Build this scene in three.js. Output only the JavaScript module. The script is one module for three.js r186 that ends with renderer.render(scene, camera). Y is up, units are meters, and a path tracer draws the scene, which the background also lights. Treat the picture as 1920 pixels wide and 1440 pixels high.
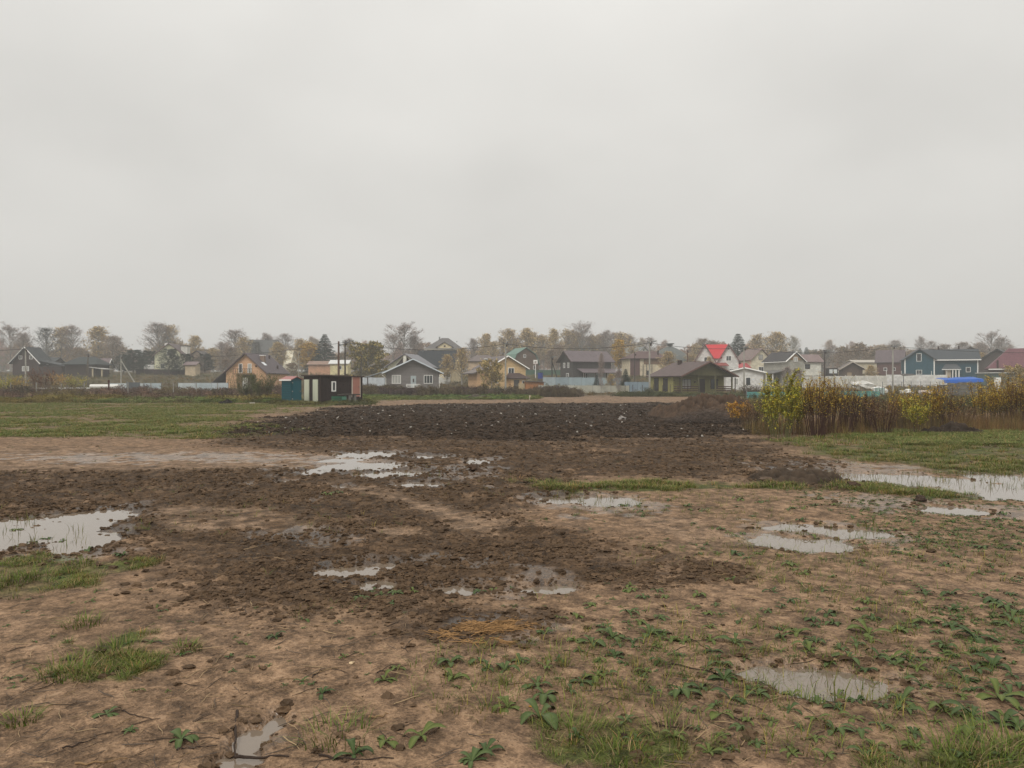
import * as THREE from 'three';
import { mergeGeometries } from 'three/addons/utils/BufferGeometryUtils.js';

// ---------- camera, sky, sun, exposure ----------
const scene = new THREE.Scene();
const EYE = 1.6, F = 1442;                               // eye height in metres; focal length in photograph pixels (1920 x 1440)
const camera = new THREE.PerspectiveCamera(2 * Math.atan(720 / F) * 180 / Math.PI, 4 / 3, 0.05, 3000);
camera.position.set(0, EYE, 0); camera.lookAt(0, EYE, -10);
const renderer = new THREE.WebGLRenderer({ antialias: true });
renderer.toneMapping = THREE.LinearToneMapping; renderer.toneMappingExposure = 1.19;
renderer.shadowMap.enabled = true;

// seeded random numbers and value noise
function RNG(s) { return () => { s |= 0; s = s + 0x6D2B79F5 | 0; let t = Math.imul(s ^ s >>> 15, 1 | s); t = t + Math.imul(t ^ t >>> 7, 61 | t) ^ t; return ((t ^ t >>> 14) >>> 0) / 4294967296; }; }
const R0 = RNG(11);
function h2(i, j) { let n = Math.imul(i, 374761393) + Math.imul(j, 668265263) | 0; n = Math.imul(n ^ n >>> 13, 1274126177); return ((n ^ n >>> 16) >>> 0) / 4294967296; }
function vn(x, y) { const i = Math.floor(x), j = Math.floor(y); let u = x - i, v = y - j; u = u * u * (3 - 2 * u); v = v * v * (3 - 2 * v);
  const a = h2(i, j), b = h2(i + 1, j), c = h2(i, j + 1), d = h2(i + 1, j + 1); return a + (b - a) * u + (c - a) * v + (a - b - c + d) * u * v; }
function fbm(x, y, n = 4) { let s = 0, a = 0.5, t = 0; for (let k = 0; k < n; k++) { s += a * vn(x, y); t += a; a *= 0.5; x = x * 2.03 + 17.1; y = y * 2.03 + 5.7; } return s / t; }
const clamp = (v, a = 0, b = 1) => Math.min(b, Math.max(a, v));
const sst = (a, b, v) => { const t = clamp((v - a) / (b - a)); return t * t * (3 - 2 * t); };
const lerp = (a, b, t) => a + (b - a) * t;

{ // overcast sky: even grey cloud sheet with soft low-contrast patches, brighter overhead as an overcast sky is
  const W = 1024, H = 512, data = new Float32Array(W * H * 4);
  for (let j = 0; j < H; j++) for (let i = 0; i < W; i++) {
    const th = ((j + 0.5) / H - 0.5) * Math.PI, ph = ((i + 0.5) / W - 0.5) * 2 * Math.PI;
    const y = Math.sin(th), c = Math.cos(th), x = Math.cos(ph) * c, z = Math.sin(ph) * c, up = Math.max(0, y);
    let b = 0.552 + 0.44 * Math.pow(up, 1.25);
    // cloud patches live on a plane overhead, so they flatten towards the horizon
    const k = 1 / (up + 0.28), u = x * k * 1.5 + 3.1, v = z * k * 1.5 + 8.2;
    const n = 0.6 * (fbm(u * 0.75, v * 0.75, 3) - 0.5) + 0.4 * (fbm(u * 1.7 + 40, v * 1.7, 4) - 0.5);
    b *= 1 + 0.42 * n * sst(0.02, 0.3, up);
    const o = (j * W + i) * 4;
    data[o] = b * 1.008; data[o + 1] = b * 0.99; data[o + 2] = b * 0.945; data[o + 3] = 1;
  }
  const t = new THREE.DataTexture(data, W, H, THREE.RGBAFormat, THREE.FloatType);
  t.mapping = THREE.EquirectangularReflectionMapping; t.magFilter = THREE.LinearFilter; t.minFilter = THREE.LinearFilter; t.needsUpdate = true;
  scene.background = t; scene.environment = t;
}
const sun = new THREE.DirectionalLight(new THREE.Color(1, 0.985, 0.95), 1.2);
sun.position.set(-30, 75, 62); sun.target.position.set(0, 0, 0); sun.castShadow = true; sun.shadow.radius = 45;
sun.shadow.mapSize.set(2048, 2048); Object.assign(sun.shadow.camera, { left: -160, right: 160, top: 220, bottom: -160, near: -300, far: 600 });
sun.name = 'sun'; scene.add(sun, sun.target);
scene.fog = new THREE.FogExp2(new THREE.Color(0.97, 0.97, 0.94), 0.00108);

// ---------- helpers ----------
const used = {};
function numbered(name) { const n = used[name] = (used[name] ?? -1) + 1; return n ? `${name}_${String(n).padStart(3, '0')}` : name; }
function tag(o, label, category, group, kind) { o.userData.label = label; o.userData.category = category; if (group) o.userData.group = group; if (kind) o.userData.kind = kind; return o; }
function structure(o, label, category) { o.userData = { label, category, kind: 'structure' }; return o; }
function top(o, name) { o.name = numbered(name); scene.add(o); return o; }
const mats = {};
function M(color, rough = 0.8, extra) {          // sRGB hex colour
  const key = color + '|' + rough + (extra ? JSON.stringify(extra, (k, v) => v && v.isTexture ? v.uuid : v) : '');
  return mats[key] ??= new THREE.MeshPhysicalMaterial({ color, roughness: rough, specularIntensity: rough > 0.4 ? 0.4 : 1, ...(extra || {}) });
}
const vcMat = (rough, extra) => new THREE.MeshPhysicalMaterial({ vertexColors: true, roughness: rough, specularIntensity: 0.25, ...(extra || {}) });
// photograph pixel -> place on level ground, or at a given distance
const gx = (px, d) => (px - 960) / F * d;
const gd = (py) => EYE * F / (py - 720);
const hy = (py, d) => EYE + (720 - py) / F * d;

// triangle soup collector with vertex colours
class Soup {
  constructor() { this.p = []; this.c = []; this.n = []; }
  tri(a, b, c, col) { this.p.push(...a, ...b, ...c); for (let k = 0; k < 3; k++) this.c.push(col[0], col[1], col[2]); }
  quad(a, b, c, d, col) { this.tri(a, b, c, col); this.tri(a, c, d, col); }
  tube(pts, radii, sides, col) {                  // tapered tube along points
    const rings = pts.map((p, i) => {
      const q = pts[Math.min(i + 1, pts.length - 1)], o = pts[Math.max(i - 1, 0)];
      const t = new THREE.Vector3(q[0] - o[0], q[1] - o[1], q[2] - o[2]).normalize();
      const s = Math.abs(t.y) > 0.9 ? new THREE.Vector3(1, 0, 0) : new THREE.Vector3(0, 1, 0);
      const u = new THREE.Vector3().crossVectors(t, s).normalize(), v = new THREE.Vector3().crossVectors(t, u);
      return Array.from({ length: sides }, (_, k) => { const a = k / sides * 2 * Math.PI, r = radii[i]; return [p[0] + r * (u.x * Math.cos(a) + v.x * Math.sin(a)), p[1] + r * (u.y * Math.cos(a) + v.y * Math.sin(a)), p[2] + r * (u.z * Math.cos(a) + v.z * Math.sin(a))]; });
    });
    for (let i = 0; i + 1 < rings.length; i++) for (let k = 0; k < sides; k++) { const l = (k + 1) % sides; this.quad(rings[i][k], rings[i][l], rings[i + 1][l], rings[i + 1][k], col); }
  }
  geo() { const g = new THREE.BufferGeometry(); g.setAttribute('position', new THREE.Float32BufferAttribute(this.p, 3)); g.setAttribute('color', new THREE.Float32BufferAttribute(this.c, 3)); g.computeVertexNormals(); return g; }
}

// ---------- terrain ----------
const RISE = [[-900, 0], [112, 0], [130, 0.45], [150, 1.2], [180, 2.9], [210, 4.5], [260, 5.8], [330, 7], [500, 8.5], [2000, 9]];
function rise(d) { for (let i = 1; i < RISE.length; i++) if (d <= RISE[i][0]) { const [a, b] = RISE[i - 1], [c, e] = RISE[i]; return lerp(b, e, (d - a) / (c - a)); } return 9; }

// outlines on the ground: pixel corners of the photograph put on level ground, kept as metres
const poly = (pts) => pts.map(([px, py]) => { const d = gd(py); return [gx(px, d), d]; });
function sdPoly(P, x, y) { // positive inside
  let d = Infinity, inside = false;
  for (let i = 0, j = P.length - 1; i < P.length; j = i++) {
    const [ax, ay] = P[i], [bx, by] = P[j], ex = bx - ax, ey = by - ay, wx = x - ax, wy = y - ay;
    const t = clamp((wx * ex + wy * ey) / (ex * ex + ey * ey)), qx = wx - ex * t, qy = wy - ey * t;
    d = Math.min(d, qx * qx + qy * qy);
    if ((ay > y) !== (by > y) && x < (bx - ax) * (y - ay) / (by - ay) + ax) inside = !inside;
  }
  return inside ? Math.sqrt(d) : -Math.sqrt(d);
}
function ell(px, py, rx, ry) { const d0 = gd(py + ry), d1 = gd(py - ry), d = (d0 + d1) / 2; return [gx(px, gd(py)), d, rx / F * gd(py), (d1 - d0) / 2]; }
class Zone { // soft-edged, noise-warped outline
  constructor(pts, soft, warp = soft, seed = 0) { this.P = poly(pts); Object.assign(this, { soft, warp, seed });
    const xs = this.P.map(p => p[0]), ds = this.P.map(p => p[1]), m = soft + warp; this.b = [Math.min(...xs) - m, Math.max(...xs) + m, Math.min(...ds) - m, Math.max(...ds) + m]; }
  at(x, d) { const b = this.b; if (x < b[0] || x > b[1] || d < b[2] || d > b[3]) return 0;
    const n = (fbm(x / this.warp * 0.7 + this.seed, d / this.warp * 0.7 - this.seed, 4) - 0.5) * 2.6 * this.warp;
    return sst(-this.soft, this.soft, sdPoly(this.P, x, d) + n); }
}
const Z = {
  mud: [ new Zone([[-300, 905], [0, 885], [230, 872], [560, 868], [760, 866], [1000, 868], [1090, 905], [1010, 955], [1180, 990], [1240, 1035], [1080, 1080], [800, 1120], [560, 1130], [330, 1040], [180, 1010], [170, 960], [-300, 950]], 0.7, 1.1, 1),
    new Zone([[620, 822], [1480, 822], [1520, 870], [1560, 905], [1180, 905], [960, 898], [830, 868], [640, 845]], 0.6, 1.2, 2),
    new Zone([[420, 812], [700, 812], [700, 848], [380, 838]], 0.6, 1.2, 3),
    new Zone([[1270, 1050], [1420, 1058], [1440, 1085], [1260, 1090]], 0.15, 0.3, 4) ],
  dark: [ new Zone([[620, 765], [800, 758], [1240, 755], [1360, 762], [1420, 800], [1380, 822], [900, 826], [380, 818], [520, 785]], 1.2, 1.6, 5),
    new Zone([[830, 1140], [1060, 1140], [1080, 1160], [960, 1200], [780, 1180]], 0.12, 0.3, 15) ],
  light: [ new Zone([[-200, 850], [130, 838], [420, 850], [680, 846], [660, 868], [380, 876], [0, 884], [-200, 900]], 0.9, 1.5, 6),
    new Zone([[720, 925], [800, 942], [960, 985], [930, 1004], [830, 978]], 0.22, 0.3, 7), new Zone([[1150, 950], [1300, 975], [1480, 1020], [1400, 1030], [1230, 1000], [1120, 965]], 0.25, 0.35, 22), new Zone([[330, 955], [480, 960], [540, 990], [400, 1000], [300, 980]], 0.3, 0.5, 23), new Zone([[600, 905], [700, 915], [760, 935], [660, 930]], 0.25, 0.4, 24),
    new Zone([[690, 985], [760, 990], [800, 1010], [720, 1005]], 0.1, 0.15, 8),
    new Zone([[640, 748], [1240, 742], [1250, 754], [900, 754], [640, 760], [540, 765]], 1.5, 2.5, 9),
    new Zone([[0, 795], [140, 800], [130, 815], [-60, 818]], 0.5, 1.0, 10) ],
  green: [ new Zone([[-300, 755], [560, 757], [500, 775], [400, 812], [250, 822], [-100, 808], [-300, 790]], 2.2, 4.5, 11),
    new Zone([[1440, 826], [1560, 815], [1700, 806], [2300, 802], [2300, 880], [1800, 882], [1560, 862]], 0.5, 0.9, 12),
    new Zone([[990, 905], [1360, 905], [1540, 915], [1520, 922], [1300, 918], [1010, 916]], 0.2, 0.5, 13),
    new Zone([[-200, 1060], [120, 1040], [260, 1060], [180, 1090], [60, 1120], [-200, 1130]], 0.12, 0.25, 14),
    new Zone([[-200, 736], [640, 738], [660, 748], [560, 756], [-200, 756]], 2, 4, 16),
    new Zone([[660, 740], [1010, 740], [990, 749], [660, 751]], 2, 3, 17),
    new Zone([[130, 1205], [250, 1190], [330, 1225], [220, 1270], [100, 1290]], 0.05, 0.25, 18),
    new Zone([[1030, 1350], [1240, 1350], [1330, 1400], [1300, 1440], [1040, 1420]], 0.06, 0.14, 19),
    new Zone([[1640, 1430], [1780, 1405], [2000, 1395], [2000, 1500], [1640, 1500]], 0.05, 0.1, 20),
    new Zone([[1560, 905], [1730, 912], [1850, 935], [1700, 930], [1560, 918]], 0.2, 0.3, 21) ],
};
const zmax = (list, x, d) => { let m = 0; for (const z of list) m = Math.max(m, z.at(x, d)); return m; };

// puddles: each is a few overlapping hollows
const PUDDLES = [
  { label: 'broad rain puddle with drowned weeds beside the grassy tuft bank', e: [[85, 994, 90, 38], [140, 1016, 62, 24], [10, 988, 80, 30], [135, 970, 36, 14]] },
  { label: 'long branching rain puddle on the pale muddy track', e: [[690, 852, 65, 6], [690, 874, 76, 10], [740, 887, 76, 8], [780, 907, 48, 5.5], [590, 883, 34, 6.5], [640, 862, 40, 4]] },
  { label: 'small rain puddle in mud below the dark tilled soil', e: [[805, 855, 42, 4.5]] },
  { label: 'small oval rain puddle with a muddy bank at the tilled soil', e: [[897, 864, 36, 6]] },
  { label: 'thin sliver of water lying in a wheel rut', e: [[452, 905, 26, 3]] }, { label: 'tiny puddle between clods beside the wheel rut sliver', e: [[537, 901, 19, 3]] },
  { label: 'tiny puddle beside a dark green weed clump', e: [[642, 911, 26, 3.2], [590, 938, 12, 3]] },
  { label: 'shallow rain puddle in front of the narrow grass strip', e: [[1075, 934, 75, 9], [1135, 939, 56, 11]] },
  { label: 'long rain puddle with standing grass stalks below the green turf', e: [[1545, 886, 75, 6], [1640, 893, 90, 8], [1750, 901, 95, 12], [1860, 916, 90, 17], [1960, 905, 90, 22]] },
  { label: 'rain puddle with a mud islet among broadleaf weeds', e: [[1500, 988, 62, 9], [1575, 996, 84, 9], [1495, 1013, 78, 17]] },
  { label: 'faint shallow puddle beside a dark mud clod', e: [[1785, 954, 55, 8]] },
  { label: 'shallow rain puddle pierced by many mud clods', e: [[655, 1068, 72, 14], [718, 1060, 42, 12]] },
  { label: 'small clod-filled puddle beside young weeds', e: [[705, 1094, 40, 11]] },
  { label: 'shallow puddle edged by a leafy weed', e: [[858, 1102, 62, 10]] }, { label: 'thin film of water on grey mud with pebbles', e: [[1030, 1100, 55, 9]] },
  { label: 'smooth shallow puddle with a half drowned weed', e: [[1545, 1278, 130, 30], [1440, 1262, 70, 22]] },
  { label: 'small puddle crossed by a broken black branch', e: [[470, 1378, 38, 26], [515, 1350, 28, 20], [450, 1420, 40, 20]] },
].map(p => ({ ...p, e: p.e.map(a => ell(...a)) }));
const ISLET = ell(1512, 1000, 48, 5);
function puddleAt(x, d) { let m = -9;
  for (const p of PUDDLES) for (const [cx, cd, rx, rd] of p.e) { const a = (x - cx) / rx, b = (d - cd) / rd, q = a * a + b * b; if (q < 9) m = Math.max(m, 1 - Math.sqrt(q)); }
  if (m > -1) { m += 0.10 + 0.85 * (fbm(x * 1.7 + 9, d * 1.7, 3) - 0.5) + 0.5 * (fbm(x * 7, d * 7, 3) - 0.5);
    const a = (x - ISLET[0]) / ISLET[2], b = (d - ISLET[1]) / ISLET[3]; m -= 1.1 * Math.exp(-(a * a + b * b)); }
  return m; }
// wet film on the mud: round the puddles, along the track and in low smooth spots
const FILMS = [[1000, 1100, 110, 26], [720, 1085, 120, 26], [1430, 1262, 120, 40], [1700, 945, 160, 20], [1120, 950, 130, 20], [860, 890, 130, 22], [300, 858, 330, 11], [620, 868, 120, 22], [1540, 1003, 140, 30], [120, 1040, 110, 24], [480, 1385, 70, 50], [940, 1165, 120, 30], [560, 1010, 120, 20], [880, 1050, 120, 20], [1600, 880, 160, 16], [1900, 960, 120, 16]].map(a => ell(...a));
function wetAt(x, d) { let m = -9; for (const [cx, cd, rx, rd] of FILMS) { const a = (x - cx) / rx, b = (d - cd) / rd, q = a * a + b * b; if (q < 4) m = Math.max(m, 0.45 * (1 - Math.sqrt(q))); } m = Math.max(m, puddleAt(x, d) + 0.30); if (m < -0.8) return 0;
  return sst(0.02, 0.22, m + 0.9 * (fbm(x * 2.6 + 50, d * 2.6, 3) - 0.52) + 0.5 * (fbm(x * 11, d * 11, 2) - 0.5)); }
const WATER = -0.022;
function groundAt(x, d, full) { // height and zone weights
  const mud = zmax(Z.mud, x, d), dark = zmax(Z.dark, x, d), light = zmax(Z.light, x, d), green = zmax(Z.green, x, d);
  const rough = Math.max(mud * (1 - 0.8 * light), 0) * (1 - dark), r0 = d > 8 ? 1 : 0.8;
  let h = 0.022 * (fbm(x * 0.55, d * 0.55, 3) - 0.4);
  if (d < 140) {
    const clod = fbm(x * 6.3, d * 6.3, 3), c2 = vn(x * 17, d * 17), big = fbm(x * 1.9 + 4, d * 1.9, 2);
    h += r0 * rough * (0.11 * Math.max(0, clod - 0.42) + 0.022 * (c2 - 0.4) + 0.05 * (big - 0.5));
    h += (1 - rough) * (1 - dark) * (0.014 * (fbm(x * 6, d * 6, 3) - 0.5) + 0.006 * (vn(x * 26, d * 26) - 0.5));
    if (dark > 0 && d > 15) h += dark * (0.22 * (fbm(x * 0.9, d * 0.55, 3) - 0.45) + 0.16 * Math.max(0, fbm(x * 3.1, d * 2.2, 2) - 0.45) + 0.05 * (vn(x * 8, d * 5) - 0.4));
    h = Math.max(h, -0.009);
    const m = puddleAt(x, d); if (m > -0.6) h = lerp(h, -0.055 + 0.5 * h, sst(-0.32, 0.5, m));
  }
  if (d > 112) h += rise(d) + 0.5 * (fbm(x * 0.03, d * 0.03, 2) - 0.5) * sst(112, 180, d);
  return full ? { h, mud, dark, light, green, rough } : h;
}
const gy = (x, d) => groundAt(x, d, false);
// ---------- ground: one sheet to the horizon ----------
function noiseTex(size, f, srgb = false) { const a = new Uint8Array(size * size * 4); for (let j = 0; j < size; j++) for (let i = 0; i < size; i++) { const v = f(i / size, j / size); const o = (j * size + i) * 4; a[o] = v[0]; a[o + 1] = v[1]; a[o + 2] = v[2]; a[o + 3] = 255; }
  const t = new THREE.DataTexture(a, size, size); t.wrapS = t.wrapT = THREE.RepeatWrapping; t.magFilter = THREE.LinearFilter; t.minFilter = THREE.LinearMipmapLinearFilter; t.generateMipmaps = true; if (srgb) t.colorSpace = THREE.SRGBColorSpace; t.needsUpdate = true; return t; }
function tn(u, v, f, seed) { // tileable value noise
  const x = u * f, y = v * f, i = Math.floor(x), j = Math.floor(y); let a = x - i, b = y - j; a = a * a * (3 - 2 * a); b = b * b * (3 - 2 * b); const w = (k) => ((k % f) + f) % f;
  const p = h2(w(i) + seed, w(j)), q = h2(w(i + 1) + seed, w(j)), r = h2(w(i) + seed, w(j + 1)), s = h2(w(i + 1) + seed, w(j + 1)); return p + (q - p) * a + (r - p) * b + (p - q - r + s) * a * b; }
const grain = (u, v) => 0.30 * tn(u, v, 24, 1) + 0.26 * tn(u, v, 61, 2) + 0.24 * tn(u, v, 160, 3) + 0.20 * tn(u, v, 400, 4);
const soilMap = noiseTex(1024, (u, v) => { const g = grain(u, v), s = tn(u, v, 330, 7), fleck = s > 0.9 ? -70 : s < 0.06 ? 40 : 0; const b = 205 + (g - 0.5) * 260 + fleck; return [clamp(b, 60, 255), clamp(b * 0.985, 60, 255), clamp(b * 0.965, 60, 255)]; }, true);
const soilBump = noiseTex(1024, (u, v) => { const g = clamp(0.5 + (grain(u, v) - 0.5) * 1.9) * 255; return [g, g, g]; });
const soilRough = (() => { const n = 1024, a = new Uint8Array(n * n * 4); for (let j = 0; j < n; j++) for (let i = 0; i < n; i++) { const x = (i + 0.5) / n * 36 - 18, d = (j + 0.5) / n * 36 + 2, w = i < 4 || j < 4 || i > n - 5 || j > n - 5 ? 0 : wetAt(x, d), o = (j * n + i) * 4; a[o] = a[o + 2] = 0; a[o + 1] = 255 * lerp(0.78 + 0.2 * vn(x * 4, d * 4), 0.24 + 0.14 * vn(x * 7, d * 7), w); a[o + 3] = 255 * lerp(0.38, 1, w); } const t = new THREE.DataTexture(a, n, n); t.magFilter = t.minFilter = THREE.LinearFilter; t.channel = 1; t.needsUpdate = true; return t; })();
soilMap.repeat.set(0.42, 0.42); soilBump.repeat.set(0.42, 0.42);
{
  const ds = []; for (let d = 2.0; d < 125;) { ds.push(d); d += 0.00175 * Math.pow(d, 1.5) + 0.0006 * d; }
  for (let d = 125; d < 1000; d *= 1.022) ds.push(d);
  const rows = [-400, -120, -40, -14, -5, -1.5, 0, 0.8, 1.3, 1.7, ...ds], NC = 760, EXT = [1.06, 1.3, 2, 4, 10, 30];
  const us = []; for (const e of [...EXT].reverse()) us.push(-e); for (let i = 0; i <= NC; i++) us.push(i / NC * 2 - 1); for (const e of EXT) us.push(e);
  const nx = us.length, ny = rows.length, pos = new Float32Array(nx * ny * 3), col = new Float32Array(nx * ny * 3), uv = new Float32Array(nx * ny * 2), uv1 = new Float32Array(nx * ny * 2);
  const SAND = [0.345, 0.226, 0.141], MUD = [0.118, 0.074, 0.042], DARK = [0.056, 0.035, 0.021], PALE = [0.37, 0.252, 0.166], GRS = [0.104, 0.124, 0.032], FAR = [0.13, 0.105, 0.048];
  for (let j = 0; j < ny; j++) for (let i = 0; i < nx; i++) {
    const d = rows[j], half = 0.7 * Math.max(d, 2) + 3 * sst(0, 8, d) + 0.6, u = us[i];
    const x = Math.abs(u) <= 1 ? u * half : Math.sign(u) * Math.min(half * Math.abs(u), half + 900 * (Math.abs(u) / 30));
    const k = j * nx + i, g = groundAt(x, d, true);
    pos[k * 3] = x; pos[k * 3 + 1] = g.h; pos[k * 3 + 2] = -d; uv[k * 2] = x; uv[k * 2 + 1] = d; uv1[k * 2] = (x + 18) / 36; uv1[k * 2 + 1] = (d - 2) / 36;
    const n1 = fbm(x * 0.8, d * 0.8, 4), n2 = fbm(x * 3.7 + 30, d * 3.7, 3), n3 = vn(x * 13, d * 13), n4 = fbm(x * 9 + 5, d * 9, 2), turf = fbm(x * 0.33 + 8, d * 0.33, 3);
    const c = [0, 0, 0];
    for (let q = 0; q < 3; q++) {
      let v = lerp(SAND[q], MUD[q], sst(0.5, 0.62, n1 * 0.3 + n2 * 0.2 + n4 * 0.5) * 0.16);
      const mm = clamp(g.mud * 1.12 - 0.85 * sst(0.46, 0.68, n2 * 0.6 + n4 * 0.4) * sst(0.38, 0.6, n1)); v = lerp(v, MUD[q] * (0.72 + 0.62 * n2), mm);
      v = lerp(v, lerp(PALE[q], MUD[q] * 1.4, sst(0.52, 0.75, n2)), g.light * 0.85);
      v = lerp(v, DARK[q] * (0.6 + 0.9 * n2), g.dark * (d < 15 ? 0.45 : 1));
      v = lerp(v, GRS[q] * (0.7 + 0.6 * n2), g.green * (0.45 + 0.5 * sst(0.35, 0.6, n2)) * (d > 20 ? 0.25 + 0.75 * sst(0.28, 0.5, turf) : 1));
      if (d > 85) v = lerp(v, FAR[q] * (0.6 + 0.8 * n1), sst(85, 120, d + 40 * (n1 - 0.5)) * (1 - g.light * 0.7));
      c[q] = v * (0.86 + 0.28 * n3);
    }
    col.set(c, k * 3);
  }
  const idx = new Uint32Array((nx - 1) * (ny - 1) * 6); let o = 0;
  for (let j = 0; j < ny - 1; j++) for (let i = 0; i < nx - 1; i++) { const a = j * nx + i, b = a + 1, c = a + nx, e = c + 1; idx[o++] = a; idx[o++] = b; idx[o++] = c; idx[o++] = b; idx[o++] = e; idx[o++] = c; }
  const g = new THREE.BufferGeometry(); g.setAttribute('position', new THREE.BufferAttribute(pos, 3)); g.setAttribute('color', new THREE.BufferAttribute(col, 3)); g.setAttribute('uv', new THREE.BufferAttribute(uv, 2)); g.setAttribute('uv1', new THREE.BufferAttribute(uv1, 2)); g.setIndex(new THREE.BufferAttribute(idx, 1)); g.computeVertexNormals();
  const m = new THREE.MeshPhysicalMaterial({ vertexColors: true, specularIntensity: 1, specularIntensityMap: soilRough, map: soilMap, bumpMap: soilBump, bumpScale: 0.016, roughness: 1, roughnessMap: soilRough });
  const o3 = structure(top(new THREE.Mesh(g, m), 'ground'), 'bare sandy and muddy field with patches of turf', 'ground'); o3.castShadow = o3.receiveShadow = true;
  console.log('ground', nx, ny, nx * ny * 2);
}
const waterMat = new THREE.MeshPhysicalMaterial({ color: new THREE.Color(0.20, 0.155, 0.115), roughness: 0.015, ior: 1.6, specularIntensity: 1 });
PUDDLES.forEach((p, i) => {
  const pts = []; for (const [cx, cd, rx, rd] of p.e) for (let k = 0; k < 20; k++) { const a = k / 20 * 2 * Math.PI; pts.push([cx + 1.5 * rx * Math.cos(a), cd + 1.5 * rd * Math.sin(a)]); }
  pts.sort((a, b) => a[0] - b[0] || a[1] - b[1]); const cr = (o, a, b) => (a[0] - o[0]) * (b[1] - o[1]) - (a[1] - o[1]) * (b[0] - o[0]);
  const half = (L) => { const s = []; for (const q of L) { while (s.length > 1 && cr(s[s.length - 2], s[s.length - 1], q) <= 0) s.pop(); s.push(q); } s.pop(); return s; };
  const hull = [...half(pts), ...half([...pts].reverse())];
  const g = new THREE.ShapeGeometry(new THREE.Shape(hull.map(q => new THREE.Vector2(q[0], q[1])))); g.rotateX(-Math.PI / 2);
  const m = structure(top(new THREE.Mesh(g, waterMat), 'puddle'), p.label, 'puddle'); m.position.y = WATER - 0.0006 * i; m.receiveShadow = true;
});
// ---------- shared plant builders ----------
const UPV = new THREE.Vector3(0, 1, 0);
function inst(name, label, category, geo, mat, list) { // countless small stuff: one instanced object
  const m = new THREE.InstancedMesh(geo, mat, list.length), q = new THREE.Quaternion(), e = new THREE.Euler(), p = new THREE.Vector3(), s = new THREE.Vector3(), t = new THREE.Matrix4(), c = new THREE.Color();
  list.forEach((o, i) => { e.set(o.rx || 0, o.ry || 0, o.rz || 0); q.setFromEuler(e); p.set(o.x, o.y, o.z); const k = o.s || 1; s.set(k * (o.sx || 1), k * (o.sy || 1), k * (o.sz || o.sx || 1)); t.compose(p, q, s); m.setMatrixAt(i, t); if (o.c) m.setColorAt(i, c.setRGB(...o.c)); });
  m.instanceMatrix.needsUpdate = true; if (m.instanceColor) m.instanceColor.needsUpdate = true;
  return tag(top(m, name), label, category, null, 'stuff');
}
function blade(S, x, z, h, lean, ang, w, col, segs = 3, y0 = 0) { // one curved grass blade
  const cx = Math.cos(ang), cz = Math.sin(ang), wx = -cz * w / 2, wz = cx * w / 2; let prev = null;
  for (let k = 0; k <= segs; k++) { const t = k / segs, o = lean * t * t, yy = y0 + h * t * (1 - 0.25 * t * Math.min(1, lean / h)), f = 1 - t * 0.92; const a = [x + cx * o - wx * f, yy, z + cz * o - wz * f], b = [x + cx * o + wx * f, yy, z + cz * o + wz * f]; if (prev) S.quad(prev[0], prev[1], b, a, col); prev = [a, b]; }
}
function tuftGeo(seed, n, h, spread, w, cols, lean = 0.8, segs = 3) { const r = RNG(seed), S = new Soup(); for (let i = 0; i < n; i++) { const a = r() * 6.283, q = Math.sqrt(r()) * spread, c = cols[Math.floor(r() * cols.length)], v = 0.75 + 0.5 * r(); blade(S, Math.cos(a) * q, Math.sin(a) * q, h * (0.45 + 0.6 * r()), h * lean * (0.2 + r()), a + (r() - 0.5) * 1.6, w * (0.7 + 0.6 * r()), c.map(k => k * v), segs); } return S.geo(); }
const GREEN = [[0.095, 0.135, 0.022], [0.115, 0.15, 0.028], [0.15, 0.165, 0.036], [0.08, 0.11, 0.024]], DRY = [[0.26, 0.19, 0.095], [0.20, 0.145, 0.075], [0.16, 0.115, 0.06]];
const grassMat = vcMat(0.6);
// scattered ground position: even in the eye's reach so near ground gets the most
function scatter(r, d0, d1, side = 0.72) { const d = d0 * Math.pow(d1 / d0, r()); return [(r() * 2 - 1) * side * d, d]; }

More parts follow.
